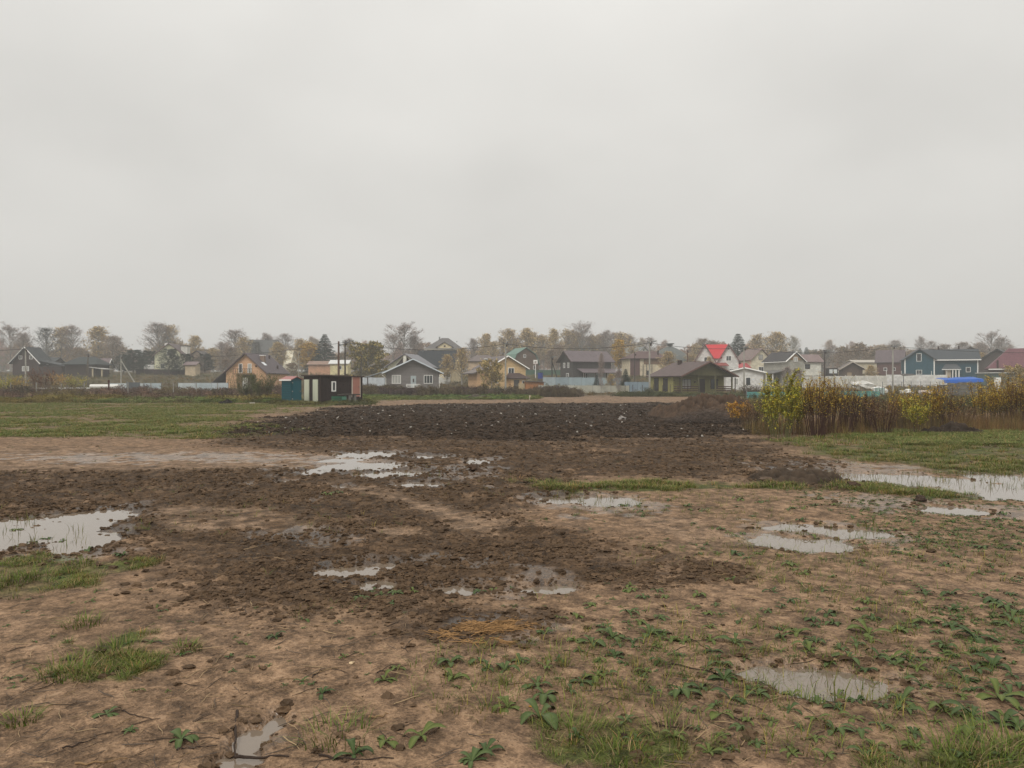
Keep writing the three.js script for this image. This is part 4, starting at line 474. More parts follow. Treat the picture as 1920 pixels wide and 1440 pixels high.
    part(h.g, 'garage_opening', M(0x4a3a34, 0.9), Bb(-0.7, 1.9, -0.5, 2.4, 0.01, 0.06)); const sk = part(h.g, 'skylight', M(0xe8ecee, 0.2), ...slabs([[[2.0, h.r - s * 2.0 + 0.24, -2], [2.7, h.r - s * 2.7 + 0.24, -2], [2.7, h.r - s * 2.7 + 0.24, -3], [2.0, h.r - s * 2.0 + 0.24, -3]]], 0.06)); 
    for (const [x, z] of [[3.3, -6], [1.0, -7.4]]) part(h.g, 'roof_vent', DARKF, Bb(x - 0.12, x + 0.12, h.r - s * x, h.r - s * x + 0.8, z - 0.12, z + 0.12)); part(h.g, 'attic_vent', DARKF, B(2.0, h.e + 1.0, 0.03, 0.3, 0.3, 0.08)); }
  // hazy large house
  h = gable({ px: 521, d: 262, w: 9, l: 9.5, eave: 676, ridge: 638, turn: 90 * r1, wall: plaster(0x83807c), roof: tiles(0x6a6a69), oh: 0.4, label: 'large grey mansard house rising behind yellow birches' }); part(h.g, 'gable_wing', plaster(0xcfc8b4), prism([[-9, 0], [-1, 0], [-1, 2.5], [-5, 7], [-9, 2.5]], 4.4, 7)); part(h.g, 'chimney', M(0x5e5a58, 0.9), Bb(1.5, 2.3, 9, hy(636, 262) - h.base + 0.4, -5, -4.2));
  gable({ px: 625, d: 205, w: 5, l: 6, eave: 684, ridge: 678, turn: 90 * r1, wall: plaster(0xb98f74), roof: tiles(0xa68877), label: 'low terracotta shed below the dark spruce', name: 'garden_shed', cat: 'shed' }); gable({ px: 655, d: 200, w: 4, l: 4.5, eave: 682, ridge: 676, turn: 90 * r1, wall: plaster(0xd6c79c), roof: M(0xcfcfcb, 0.6), label: 'low cream shed with pale roof behind the twin poles', name: 'garden_shed', cat: 'shed', wins: [['l', -2, 1.8, 1, 1, 0]] });
  fence('sheet_fence', 'whitish sheet fence behind the twin timber poles', [634, 150], [722, 146], 1.9, [ribbed(0xc8ced2), ribbed(0xbfc7cc)], 2.6);
  // grey gabled house
  { h = gable({ px: 774, d: 130, w: 8.8, l: 10, eave: 697, ridge: 674, wall: siding(0x756f6d), roof: M(0x8e9294, 0.5), trim: M(0xb4bbbe, 0.5), oh: 0.75, turn: 10 * r1, label: 'grey clapboard house with wide pale-edged gable and balcony door', wins: [['f', -2.75, 1.95, 1.5, 1.45, 2, WHITE, CURTAIN], ['f', 2.6, 1.95, 1.5, 1.45, 2, WHITE, GLASS]], doors: [['f', 0.1, 1.55, 0.9, 2.0, M(0xaab4b5, 0.4)]] });
    part(h.g, 'wall_lamp', DARKF, B(0.1, 1.75, 0.12, 0.22, 0.6, 0.08)); const bal = part(h.g, 'balcony', WHITE, Bb(-1.1, 1.2, 0.15, 0.3, 0.0, 0.9)); for (const y of [0.55, 0.8, 1.05]) part(bal, 'rail', WHITE, Bb(-1.1, 1.2, y, y + 0.1, 0.84, 0.9)); for (const x of [-1.07, 0.05, 1.17]) part(bal, 'post', WHITE, Bb(x - 0.05, x + 0.05, 0.3, 1.05, 0.76, 0.83));
    for (const x of [-4.5, 4.5]) part(h.g, 'downpipe', WHITE, bar([x + Math.sign(x) * 0.6, h.e - 0.6, 0.55], [x, h.e - 1.1, 0.1], 0.1, 0.1), Bb(x - 0.05, x + 0.05, 0, h.e - 1.1, 0.03, 0.13));
    part(h.g, 'porch_roof', M(0x8e9294, 0.5), ...slabs([[[-8, 2.35, -1], [-4.3, 3.5, -1], [-4.3, 3.5, -8], [-8, 2.35, -8]]], 0.14)); for (const z of [-1.3, -4.5]) part(h.g, 'porch_post', DARKF, Bb(-7.6, -7.45, -0.3, 2.3, z - 0.08, z + 0.08)); part(h.g, 'porch_rail', DARKF, Bb(-7.6, -4.6, 0.55, 0.7, -1.36, -1.25)); }
  h = gable({ px: 760, d: 150, w: 7.2, l: 8, eave: 686, ridge: 664, wall: plaster(0xd4ceba), roof: M(0x7d7c80, 0.55), trim: M(0x6b6668, 0.7), oh: 0.6, turn: -10 * r1, label: 'cream house with steep grey roof peeping over the grey clapboard house' }); part(h.g, 'flue', plaster(0xd9d5c6), Bb(-0.3, 0.35, 4.5, h.r - 0.2, 0.02, 0.5)); part(h.g, 'dark_board', DARKF, prism([[-1.9, h.r - 2.2], [1.9, h.r - 2.2], [0, h.r - 0.3]], 0.02, 0.1));
  // cream two-storey hip house
  h = hip({ px: 832, d: 218, w: 9.6, l: 9, rl: 1.9, eave: 654, ridge: 632, oh: 0.75, wall: plaster(0xcdbc98), roof: tiles(0x76716f), trim: M(0xb9b3a6, 0.7), label: 'tall cream house with hipped grey roof and small front gable', wins: [['f', -3.1, 6.0, 1.0, 1.5, 1], ['f', 0.3, 6.0, 1.6, 1.5, 2], ['f', 3.3, 6.0, 1, 1.5, 1], ['f', -3.1, 2.5, 1, 1.5, 1]], chimneys: [[-1.6, 0.4, 0.35, GREYM], [3.4, 0.3, -0.9, GREYM]] });
  { const e = h.e; part(h.g, 'gable_wall', plaster(0xd3c3a0), prism([[-1.7, e - 0.6], [2.3, e - 0.6], [2.3, e + 0.7], [0.3, e + 1.7], [-1.7, e + 0.7]], -2, 0.45)); part(h.g, 'gable_roof', tiles(0x6c6765), ...slabs([[[-2.3, e + 0.45, 0.8], [0.3, e + 1.95, 0.8], [0.3, e + 1.95, -3], [-2.3, e + 0.45, -3]], [[2.9, e + 0.45, 0.8], [0.3, e + 1.95, 0.8], [0.3, e + 1.95, -3], [2.9, e + 0.45, -3]]], 0.15)); part(h.g, 'attic_vent', DARKF, B(0.3, e + 0.75, 0.48, 0.5, 0.5, 0.06)); }
  // dark mansard
  h = gable({ px: 858, d: 165, w: 7.5, l: 8.4, eave: 690, ridge: 658, turn: 78 * r1, wall: plaster(0xcfc0a0), roof: M(0x2c3034, 0.6), oh: 0.35, label: 'house with big steep charcoal roof behind two yellow birches', wins: [['l', -1.2, 1.6, 1.6, 1.2, 2], ['l', -3.4, 1.6, 1.2, 1.2, 1]] }); part(h.g, 'veranda', WHITE, Bb(-4.6, -3.8, -0.4, 1.0, -8, -0.5)); part(h.g, 'flue', METAL, Bb(-0.3, 0, h.r - 0.3, h.r + 0.3, -7.9, -7.6));
  hip({ px: 905, d: 185, w: 7, l: 6, rl: 3, eave: 677, ridge: 665, wall: plaster(0xb7a28a), roof: tiles(0x80736f), label: 'low brown-roofed house between charcoal roof and peach house' });
  // peach house
  { h = gable({ px: 951, d: 140, w: 7.2, l: 8, eave: 689, ridge: 668, wall: siding(0xdcb284), roof: tiles(0x7d7271), trim: WHITE, oh: 0.55, turn: 20 * r1, label: 'peach house with white-edged gable and hipped porch', wins: [['f', 0.75, 3.2, 1.2, 1.15, 1, WHITE, GLASS], ['f', -2.2, 1.5, 0.9, 1.2, 0, WHITE, GLASS]], chimneys: [[-2.4, -5, 0.6, -0.4, GREYM, WHITE]] });
    part(h.g, 'porch', siding(0xd9ae82), Bb(0.2, 3.0, -0.6, 1.8, 0.02, 1.6)); part(h.g, 'porch_roof', tiles(0x5f4d4a), ...slabs([[[-0.5, 1.85, 2.1], [3.7, 1.85, 2.1], [2.4, 2.8, 0.05], [0.2, 2.8, 0.05]], [[3.7, 1.85, 2.1], [3.7, 1.85, 0.05], [2.4, 2.8, 0.05]], [[-0.5, 1.85, 0.05], [-0.5, 1.85, 2.1], [0.2, 2.8, 0.05]]], 0.12)); door(h.g, 'f', h.w, h.l, 1.2, 0.6, 1.0, 1.9, M(0x4a4642, 0.5), 1.61); win(h.g, 'f', h.w, h.l, 2.5, 0.8, 0.5, 1.3, 0, WHITE, GLASS, 1.61); part(h.g, 'side_wall', siding(0xc9a37c), Bb(-5.6, -3.62, -0.6, 3.0, -6, -0.5)); part(h.g, 'side_roof', tiles(0x8b807c), ...slabs([[[-6.6, 2.75, 0.2], [-3.4, 3.9, 0.2], [-3.4, 3.9, -7], [-6.6, 2.75, -7]]], 0.15)); }
  // green gambrel barn
  { const g = root('barn', 'brown timber barn with green gambrel roof', 'barn', 986, 215, 24 * r1), b = g.position.y, r = hy(652, 215) - b; part(g, 'wall', planks(0x6b5748), prism([[-4, -0.6], [4, -0.6], [4, 2.6], [2.9, r - 1.9], [0, r - 0.1], [-2.9, r - 1.9], [-4, 2.6]], -7, 0)); part(g, 'roof', M(0x5f7d70, 0.5), ...slabs([[[-4.3, 2.3, 0.4], [-3.0, r - 1.75, 0.4], [-3.0, r - 1.75, -7.4], [-4.3, 2.3, -7.4]], [[-3.0, r - 1.75, 0.4], [0, r + 0.12, 0.4], [0, r + 0.12, -7.4], [-3.0, r - 1.75, -7.4]], [[4.3, 2.3, 0.4], [3.0, r - 1.75, 0.4], [3.0, r - 1.75, -7.4], [4.3, 2.3, -7.4]], [[3.0, r - 1.75, 0.4], [0, r + 0.12, 0.4], [0, r + 0.12, -7.4], [3.0, r - 1.75, -7.4]]], 0.13)); win(g, 'f', 8, 7, -0.4, 4.8, 0.8, 0.9, 1); win(g, 'f', 8, 7, -2.8, 2.3, 0.6, 1, 0); win(g, 'f', 8, 7, 2.6, 1.6, 0.7, 1, 0); }
  fence('green_fence', 'dark green sheet fence beside the timber barn', [984, 202], [1056, 200], 1.5, [ribbed(0x3f5a50), ribbed(0x44604f)], 2.6);
  { const g = root('basketball_stand', 'white basketball backboard on a pole by the green fence', 'basketball stand', 1004, 185), y = hy(678, 185) - g.position.y; part(g, 'pole', WHITE, Bb(-0.07, 0.07, -0.3, y, -0.07, 0.07)); const bd = part(g, 'backboard', WHITE, Bb(-0.5, 0.5, y - 0.55, y + 0.4, 0.08, 0.13)); part(bd, 'marking', M(0x9a8f88, 0.7), Bb(-0.25, 0.25, y - 0.3, y + 0.1, 0.131, 0.14)); const t = new THREE.TorusGeometry(0.22, 0.02, 6, 14); t.rotateX(Math.PI / 2); t.translate(0, y - 0.4, 0.36); part(g, 'hoop', M(0xb4532f, 0.6), t); }
  // dark chalet
  { h = gable({ px: 1062, d: 165, w: 6, l: 9.2, eave: 676, ridge: 659, turn: -68 * r1, wall: planks(0x54504e), roof: tiles(0x7b6e71), trim: DARKF, oh: 0.7, label: 'dark timber chalet with mauve roof and veranda', wins: [['f', -1.0, 3.6, 0.8, 1.1, 1], ['f', 1.0, 3.6, 0.8, 1.1, 1], ['f', 0.6, 1.2, 1.2, 1.4, 1]] });
    part(h.g, 'veranda_roof', tiles(0x84777a), ...slabs([[[3.0, 2.9, -1], [6.0, 2.0, -1], [6.0, 2.0, -9.6], [3.0, 2.9, -9.6]]], 0.14)); for (const z of [-1.4, -4, -6.6, -9.2]) part(h.g, 'veranda_post', DARKF, Bb(5.6, 5.75, -0.3, 2.0, z - 0.08, z + 0.08)); part(h.g, 'veranda_wall', M(0x9fa4a5, 0.8), Bb(4.2, 4.3, -0.3, 2.2, -9, -3)); win(h.g, 'r', 6, 9.2, -3, 1.3, 1, 1.3, 1); part(h.g, 'snow_guard', WHITE, Bb(6.05, 6.15, 0.55, 0.75, -9.6, -5.5)); }
  fence('sheet_fence', 'tall light blue-grey sheet fence below the dark chalet', [1018, 150], [1165, 146], 1.85, [ribbed(0x9dacb2), ribbed(0xa6b3b7), ribbed(0x93a3aa)], 2.6, METAL);
  fence('sheet_fence', 'long pale beige sheet fence in front of the blue-grey one', [1010, 122], [1180, 120], 1.25, [ribbed(0xb5b2a2), ribbed(0xaba99b), ribbed(0xbbb8aa)], 2.6, METAL);
  fence('sheet_fence', 'blue-grey sheet fence beside the olive bungalow', [1171, 124], [1222, 122], 1.75, [ribbed(0x8494a0), ribbed(0x8b9ba5)], 2.6, DARKF);
  { const g = root('timber_shed', 'orange board shed with flat roof beside a blue tank', 'shed', 1003, 128, 6 * r1); part(g, 'wall', planks(0xb57a48), Bb(-1.6, 1.5, -0.3, 1.55, -2, 0)); part(g, 'roof', M(0x51463e, 0.8), ...slabs([[[-1.9, 1.7, 0.3], [1.8, 1.55, 0.3], [1.8, 1.6, -2.3], [-1.9, 1.75, -2.3]]], 0.1)); part(g, 'side_bay', planks(0xc9b48e), Bb(-2.6, -1.7, -0.3, 1.3, -2, -0.2)); }
  { const g = root('water_tank', 'blue plastic tank behind the orange board shed', 'tank', 1013, 134), c = new THREE.CylinderGeometry(0.45, 0.45, 1.0, 16); c.translate(0, 2.45, 0); part(g, 'barrel', M(0x3d4a86, 0.5), c); part(g, 'stand', WOODP, B(0, 0.9, 0, 0.9, 2.1, 0.9)); const l = new THREE.CylinderGeometry(0.2, 0.2, 0.1, 12); l.translate(0, 3.0, 0); part(g, 'lid', DARKF, l); }
  // brown roofed two-tone house
  { h = hip({ px: 1219, d: 190, w: 10.4, l: 9, rl: 4, eave: 672, ridge: 657, oh: 0.7, turn: 4 * r1, wall: plaster(0xc9bda4), roof: tiles(0x6b514e), label: 'two-tone house with brown hipped roof, timber upper storey and downpipes', wins: [['f', 2.0, 4.3, 0.8, 0.9, 0, M(0xc9b48e, 0.7)], ['f', -0.6, 0.9, 0.8, 1.1, 0, DARKF]] }); part(h.g, 'upper_cladding', planks(0x8a6f58), Bb(-1.6, 5.25, 3.0, h.e - 0.02, 0.02, 0.1)); part(h.g, 'corner_cladding', planks(0x6b4f4c), Bb(-5.0, -2.6, -0.3, h.e - 0.02, 0.02, 0.12)); for (const x of [-1.8, -0.9, 0.4]) part(h.g, 'downpipe', DARKF, Bb(x - 0.06, x + 0.06, 0, 3.0, 0.1, 0.22)); part(h.g, 'flue', DARKF, Bb(2.3, 2.6, h.r - 1.2, h.r + 0.1, -2, -1.7)); }
  { const g = root('dome_house', 'round house with big grey domed roof and small lantern cap', 'house', 1256, 235), b = g.position.y, top0 = hy(648, 235) - b, pts = []; for (let k = 0; k <= 14; k++) { const a = k / 14 * Math.PI / 2; pts.push(new THREE.Vector2(Math.max(0.01, 6.2 * (1 - Math.pow(k / 14, 2.5))), (top0 - 2.0) * k / 14 + 2.0)); } const dm = new THREE.LatheGeometry(pts, 40); part(g, 'roof', tiles(0x6f7370), boxUV(dm)); const w = new THREE.CylinderGeometry(6, 6, 3.2, 32); w.translate(0, 1.0, 0); part(g, 'wall', plaster(0xbdb5a6), w); const c = new THREE.CylinderGeometry(1.3, 1.3, 0.25, 20); c.translate(0, top0 + 0.55, 0); const c2 = new THREE.CylinderGeometry(0.8, 0.9, 0.5, 20); c2.translate(0, top0 + 0.2, 0); part(g, 'lantern', M(0x565957, 0.6), c.toNonIndexed(), c2.toNonIndexed()); }
  gable({ px: 1207, d: 250, w: 5, l: 8, eave: 661, ridge: 651, wall: plaster(0xd4d2c6), roof: tiles(0x8b8e8c), turn: 30 * r1, label: 'pale gabled house behind the brown hipped roof', wins: [['f', 0, 7, 0.8, 0.8, 0]] });
  // olive bungalow
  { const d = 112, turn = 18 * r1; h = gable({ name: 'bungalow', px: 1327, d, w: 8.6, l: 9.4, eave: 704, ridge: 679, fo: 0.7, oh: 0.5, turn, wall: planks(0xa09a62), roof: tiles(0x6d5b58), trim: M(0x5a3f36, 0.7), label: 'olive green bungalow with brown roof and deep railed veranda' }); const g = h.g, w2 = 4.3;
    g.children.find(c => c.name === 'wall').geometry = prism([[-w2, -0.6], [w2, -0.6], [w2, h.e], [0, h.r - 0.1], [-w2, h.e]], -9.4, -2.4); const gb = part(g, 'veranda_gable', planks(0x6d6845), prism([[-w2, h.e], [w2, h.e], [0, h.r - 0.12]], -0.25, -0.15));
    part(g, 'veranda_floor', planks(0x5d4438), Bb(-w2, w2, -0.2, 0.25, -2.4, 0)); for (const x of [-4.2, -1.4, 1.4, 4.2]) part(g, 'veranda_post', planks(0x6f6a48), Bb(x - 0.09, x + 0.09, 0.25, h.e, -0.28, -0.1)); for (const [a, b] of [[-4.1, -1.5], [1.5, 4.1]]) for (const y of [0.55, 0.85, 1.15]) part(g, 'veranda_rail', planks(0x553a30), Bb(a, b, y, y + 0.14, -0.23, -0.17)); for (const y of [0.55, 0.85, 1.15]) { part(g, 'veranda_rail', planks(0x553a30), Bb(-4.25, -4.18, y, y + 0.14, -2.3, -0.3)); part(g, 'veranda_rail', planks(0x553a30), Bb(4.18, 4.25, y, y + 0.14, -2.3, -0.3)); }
    win(g, 'f', 8.6, 9.4, -2.2, 1.6, 1.7, 1.5, 2, DARKF, CURTAIN, -2.4); win(g, 'f', 8.6, 9.4, 2.6, 1.6, 1.2, 1.5, 1, DARKF, GLASS, -2.4); door(g, 'f', 8.6, 9.4, 0.5, 1.3, 1.0, 2.1, DARKF, -2.4); win(g, 'l', 8.6, 9.4, -4.6, 1.5, 1.3, 2.0, 1, DARKF, GLASS); win(g, 'l', 8.6, 9.4, -7.4, 1.5, 1.3, 2.0, 1, DARKF, GLASS); part(g, 'wall_lamp', DARKF, B(-0.7, 1.9, -2.3, 0.15, 0.25, 0.15)); part(g, 'chimney', DARKF, Bb(-0.9, -0.4, h.r - 0.6, h.r + 0.45, -7, -6.5)); for (const x of [-4.6, 4.6]) part(g, 'downpipe', DARKF, Bb(x - 0.05, x + 0.05, 0, h.e - 0.3, 0.0, 0.1)); part(g, 'plinth', CONC, Bb(-4.35, 4.35, -0.6, 0.2, -9.45, -2.36)); }
  h = gable({ name: 'annexe', px: 1396, d: 132, w: 6.2, l: 5, eave: 698, ridge: 690, wall: plaster(0xd2d3cd), roof: M(0x57504d, 0.6), trim: WHITE, oh: 0.5, turn: -10 * r1, label: 'small white rendered annexe with low roof behind the olive bungalow', wins: [['f', -1.4, 1.5, 0.8, 1.2, 0, WHITE, CURTAIN], ['f', 0.6, 1.5, 0.9, 1.5, 0, WHITE, GLASS]] });
  // red roof house: ridge across, two steep gables
  { const d = 180, g = root('red_roof_house', 'white house with bright red roof between two steep gables', 'house', 1348, d, -14 * r1), b = g.position.y, e = hy(676, d) - b, r = hy(646, d) - b; part(g, 'wall', plaster(0xdedcd6), Bb(-4.2, 4.4, -0.6, e, -7, 0)); for (const x of [-3.2, 2.2]) { part(g, 'gable_wall', plaster(0xdcdad4), prism([[x - 2.2, e], [x + 2.2, e], [x, r]], -3, 0)); const f = part(g, 'gable_roof', M(0xb52f33, 0.5), ...slabs([[[x - 2.8, e - 0.75, 0.5], [x, r + 0.2, 0.5], [x, r + 0.2, -7], [x - 2.8, e - 0.75, -7]], [[x + 2.8, e - 0.75, 0.5], [x, r + 0.2, 0.5], [x, r + 0.2, -7], [x + 2.8, e - 0.75, -7]]], 0.14)); } part(g, 'roof', M(0xc0343a, 0.5), ...slabs([[[-3.2, r + 0.15, -2.5], [2.2, r + 0.15, -2.5], [0.6, e + 0.5, 0.25], [-1.4, e + 0.5, 0.25]]], 0.14)); part(g, 'fascia', M(0x6d5a58, 0.7), bar([-0.4, e - 0.8, 0.55], [-3.2, r + 0.1, 0.55], 0.06, 0.22), bar([-6, e - 0.8, 0.55], [-3.2, r + 0.1, 0.55], 0.06, 0.22), bar([-0.6, e - 0.8, 0.57], [2.2, r + 0.1, 0.57], 0.06, 0.22), bar([5, e - 0.8, 0.55], [2.2, r + 0.1, 0.55], 0.06, 0.22)); win(g, 'f', 8.6, 7, 2.2, e + 0.5, 1.2, 1.2, 1, WHITE, GLASS); win(g, 'f', 8.6, 7, -3.0, e + 0.3, 0.8, 1.1, 0, WHITE, GLASS); win(g, 'f', 8.6, 7, 3.0, e - 2.3, 1.4, 0.7, 2, WHITE, GLASS); part(g, 'attic_vent', DARKF, B(2.2, r - 1.0, 0.05, 0.3, 0.3, 0.1)); part(g, 'porch_roof', M(0x8f4a45, 0.6), ...slabs([[[-3.5, 3.1, 2.2], [2.2, 3.1, 2.2], [1.6, 3.8, 0.05], [-3.5, 3.8, 0.05]]], 0.12)); }
  h = gable({ px: 1427, d: 195, w: 5.4, l: 9, eave: 673, ridge: 654, turn: 8 * r1, wall: plaster(0xcfc7b0), roof: tiles(0x947e78), trim: M(0x86706a, 0.7), oh: 0.5, label: 'cream house with peach-brown steep roof beside the concrete pole', wins: [['f', -0.1, 4.6, 1.1, 1.3, 1, M(0x5d5a58, 0.6), CURTAIN], ['f', 0, 1.6, 1.4, 1.2, 1]] }); part(h.g, 'porch_roof', M(0xa84a4c, 0.6), ...slabs([[[-6.6, 1.9, 0.6], [-2.8, 1.9, 0.6], [-2.9, 3.2, -2], [-6.6, 3.2, -2]]], 0.12)); part(h.g, 'porch_wall', plaster(0xa89c8a), Bb(-6.4, -2.8, -0.4, 1.8, -3, 0));
  // grey stucco gable house
  { h = gable({ px: 1491, d: 150, w: 4.2, l: 7, eave: 676, ridge: 660, wall: plaster(0xa09d94), roof: tiles(0x4d494a), trim: WHITE, oh: 0.35, turn: 18 * r1, gutter: WHITE, label: 'grey stucco house with white-edged gable and timber-clad peak' }); part(h.g, 'peak_cladding', planks(0xa88a68), prism([[-1.5, h.e + 0.1], [1.5, h.e + 0.1], [0, h.r - 0.4]], 0.02, 0.08)); win(h.g, 'f', 4.2, 7, 0, h.e + 0.25, 0.9, 0.9, 1, WHITE, CURTAIN, 0.08); part(h.g, 'porch_roof', M(0x6d6b69, 0.6), ...slabs([[[-5.0, 2.6, -0.3], [-2.1, 3.2, -0.3], [-2.1, 3.2, -5], [-5.0, 2.6, -5]]], 0.12)); for (const z of [-0.6, -2.6]) part(h.g, 'porch_post', WHITE, Bb(-4.8, -4.65, -0.3, 2.6, z - 0.08, z + 0.08)); part(h.g, 'porch_wall', plaster(0x9a8f80), Bb(-4.4, -2.12, -0.3, 2.4, -5, -3)); }
  fence('sheet_fence', 'bluish white sheet fence beside the grey stucco house', [1416, 134], [1452, 134], 1.5, [ribbed(0xb3bcc0), ribbed(0xbcc3c5)], 2.4);
  h = gable({ px: 1530, d: 185, w: 6, l: 6.6, eave: 678, ridge: 666, turn: 90 * r1, wall: plaster(0xd3d0c6), roof: tiles(0x957f7c), oh: 0.6, label: 'white bungalow with dusty pink roof above a brown fence', wins: [['l', -3.2, 2.6, 1.2, 1.1, 1, DARKF, GLASS]] });
  fence('brown_fence', 'dark brown sheet fence below the dusty pink roof', [1508, 165], [1580, 165], 1.6, [ribbed(0x4a3836), ribbed(0x523e3b)], 2.4, DARKF);
  fence('white_fence', 'white block wall behind the yellow shrubs', [1505, 140], [1662, 146], 2.3, [plaster(0xcfccc4), plaster(0xc6c3ba)], 2.4, plaster(0xd6d3cb));
  h = gable({ name: 'pavilion', px: 1598, d: 170, w: 4.2, l: 4, eave: 690, ridge: 679, wall: planks(0x6a5a50), roof: tiles(0x7d716b), trim: M(0xa59a8c, 0.7), oh: 0.7, turn: -14 * r1, label: 'small brown garden pavilion with broad gable', cat: 'pavilion', doors: [['f', -0.6, 0.9, 0.9, 2, M(0x9c8a72, 0.7)]] }); 
  { const g = root('kiosk', 'black framed box with two white windows by the pavilion', 'kiosk', 1562, 162); part(g, 'body', M(0x35302f, 0.7), Bb(-1.0, 1.0, -0.3, 2.2 + 1.0, -1.5, 0)); for (const x of [-0.45, 0.45]) part(g, 'window', M(0xd5d8d6, 0.3), Bb(x - 0.36, x + 0.36, 2.1, 2.95, 0.01, 0.05)); }
  gable({ px: 1655, d: 215, w: 5, l: 9, eave: 680, ridge: 676, turn: 90 * r1, wall: plaster(0xc0b59c), roof: M(0xb3aca0, 0.7), label: 'long low cream shed before the brown thicket', name: 'garden_shed', cat: 'shed' });
  h = gable({ px: 1694, d: 200, w: 7, l: 6, eave: 678, ridge: 657, turn: 60 * r1, wall: planks(0x6a4a46), roof: tiles(0x75676a), oh: 0.5, label: 'brown timber house with mauve roof tucked behind the blue house', wins: [['l', -2, 1.6, 0.8, 0.8, 0], ['l', -4, 1.6, 0.8, 0.8, 0]] });
  // blue house
  { h = gable({ name: 'blue_house', px: 1724, d: 172, w: 5.8, l: 9.6, eave: 673, ridge: 655, turn: -22 * r1, wall: planks(0x2f5c6b), roof: M(0x454a4e, 0.7), trim: M(0x3b4044, 0.7), oh: 0.45, label: 'blue clapboard house with charcoal roof and white corner boards', wins: [['f', -0.1, 5.2, 1.0, 1.8, 0, WHITE, GLASS], ['f', -0.1, 1.9, 1.2, 1.0, 1, WHITE, GLASS]] }); const g = h.g; for (const x of [-2.9, 2.9]) part(g, 'corner_board', WHITE, Bb(x - 0.12, x + 0.12, -0.5, h.e, 0.005, 0.09));
    // side wing along x
    const L = 8.6, we = h.e - 0.1; part(g, 'wing_wall', planks(0x2b5563), Bb(2.92, 2.9 + L, -0.6, we, -6.4, -0.8)); part(g, 'wing_roof', M(0x43484c, 0.7), ...slabs([[[1.6, we - 0.1, -0.2], [2.9 + L + 0.5, we - 0.1, -0.2], [2.9 + L + 0.5, h.r + 0.05, -3.6], [0.1, h.r + 0.05, -3.6]], [[0.1, h.r + 0.05, -3.6], [2.9 + L + 0.5, h.r + 0.05, -3.6], [2.9 + L + 0.5, we - 0.1, -7], [0.1, we - 0.1, -7]]], 0.15)); part(g, 'wing_gutter', WHITE, Bb(3.0, 2.9 + L + 0.5, we - 0.32, we - 0.08, -0.19, -0.06)); part(g, 'corner_board', WHITE, Bb(2.9 + L - 0.2, 2.9 + L + 0.02, -0.5, we, -0.79, -0.7)); part(g, 'end_gable', planks(0x2b5563), boxUV(new THREE.BoxGeometry(0.1, 0.1, 0.1).translate(2.9 + L - 0.05, we + 0.3, -3.6))); win(g, 'f', 5.8, 9.6, 9.6, 2.4, 0.9, 1.1, 0, WHITE, GLASS, -0.8);
    part(g, 'porch_roof', M(0x4b4f52, 0.7), ...slabs([[[4.3, 2.6, 1.0], [8.0, 2.6, 1.0], [7.4, 3.7, -0.75], [5.2, 3.7, -0.75]]], 0.12)); part(g, 'porch_fascia', WHITE, Bb(4.3, 8.0, 2.35, 2.52, 0.98, 1.06)); part(g, 'porch_wall', plaster(0xb9ac9c), Bb(5.1, 6.1, -0.4, 2.4, -0.7, 0.5)); for (const x of [6.4, 7.0, 7.6]) part(g, 'porch_post', WHITE, Bb(x - 0.1, x + 0.1, -0.4, 2.45, 0.75, 0.93)); for (const x of [4.2, 8.2]) part(g, 'flue', DARKF, Bb(x - 0.16, x + 0.16, h.r - 0.2, h.r + 0.75, -3.9, -3.6)); }
  fence('white_fence', 'white block wall in front of the blue house', [1662, 150], [1775, 148], 3.0, [plaster(0xd8d7d2), plaster(0xd0cfca), plaster(0xdddcd7)], 3, plaster(0xcfceca), { sink: 0.7 });
  { const g = root('flat_awning', 'dark flat awning leaning on the white block wall', 'awning', 1703, 146); part(g, 'sheet', M(0x4b4744, 0.7), ...slabs([[[-1.2, 2.2, 0.4], [1.2, 2.35, 0.4], [1.2, 2.6, -0.6], [-1.2, 2.6, -0.6]]], 0.08)); part(g, 'post', DARKF, B(-1, 1.0, 0.2, 0.08, 2.4, 0.08)); }
  { const d = 96, g = root('tarpaulin_stack', 'stack of timber pallets under a blue tarpaulin', 'timber stack', 1806, d); for (const y of [0.2, 0.55, 0.9, 1.25]) part(g, 'plank_layer', planks(0x7d7a74), Bb(-2.3, 2.1, y, y + 0.25, -1.8, 0)); const P = [], n = 26, m = 12, I = []; for (let j = 0; j <= m; j++) for (let i = 0; i <= n; i++) { const u = i / n, v = j / m; P.push(-2.5 + 4.9 * u, 2.05 + 0.7 * v * 0.4 + 0.06 * vn(u * 9, v * 6) - (j === 0 ? 0.3 + 0.12 * vn(u * 7, 3) : 0) + 0.45 * u * 0.35, 0.25 - 2.3 * Math.max(0, v - 0.04)); } for (let j = 0; j < m; j++) for (let i = 0; i < n; i++) { const a = j * (n + 1) + i; I.push(a, a + 1, a + n + 1, a + 1, a + n + 2, a + n + 1); } const tg = new THREE.BufferGeometry(); tg.setAttribute('position', new THREE.Float32BufferAttribute(P, 3)); tg.setIndex(I); tg.computeVertexNormals(); part(g, 'tarpaulin', M(0x255cae, 0.5), tg); }
  fence('debris_netting', 'teal netting strung behind the yellow shrubs', [1400, 78], [1500, 80], 0.9, [M(0x5f9590, 0.8)], 3, METAL); fence('debris_netting', 'teal netting strung behind the red-stemmed shrubs', [1545, 82], [1650, 80], 0.95, [M(0x4c8f92, 0.8), M(0x5d968f, 0.8)], 3, METAL);
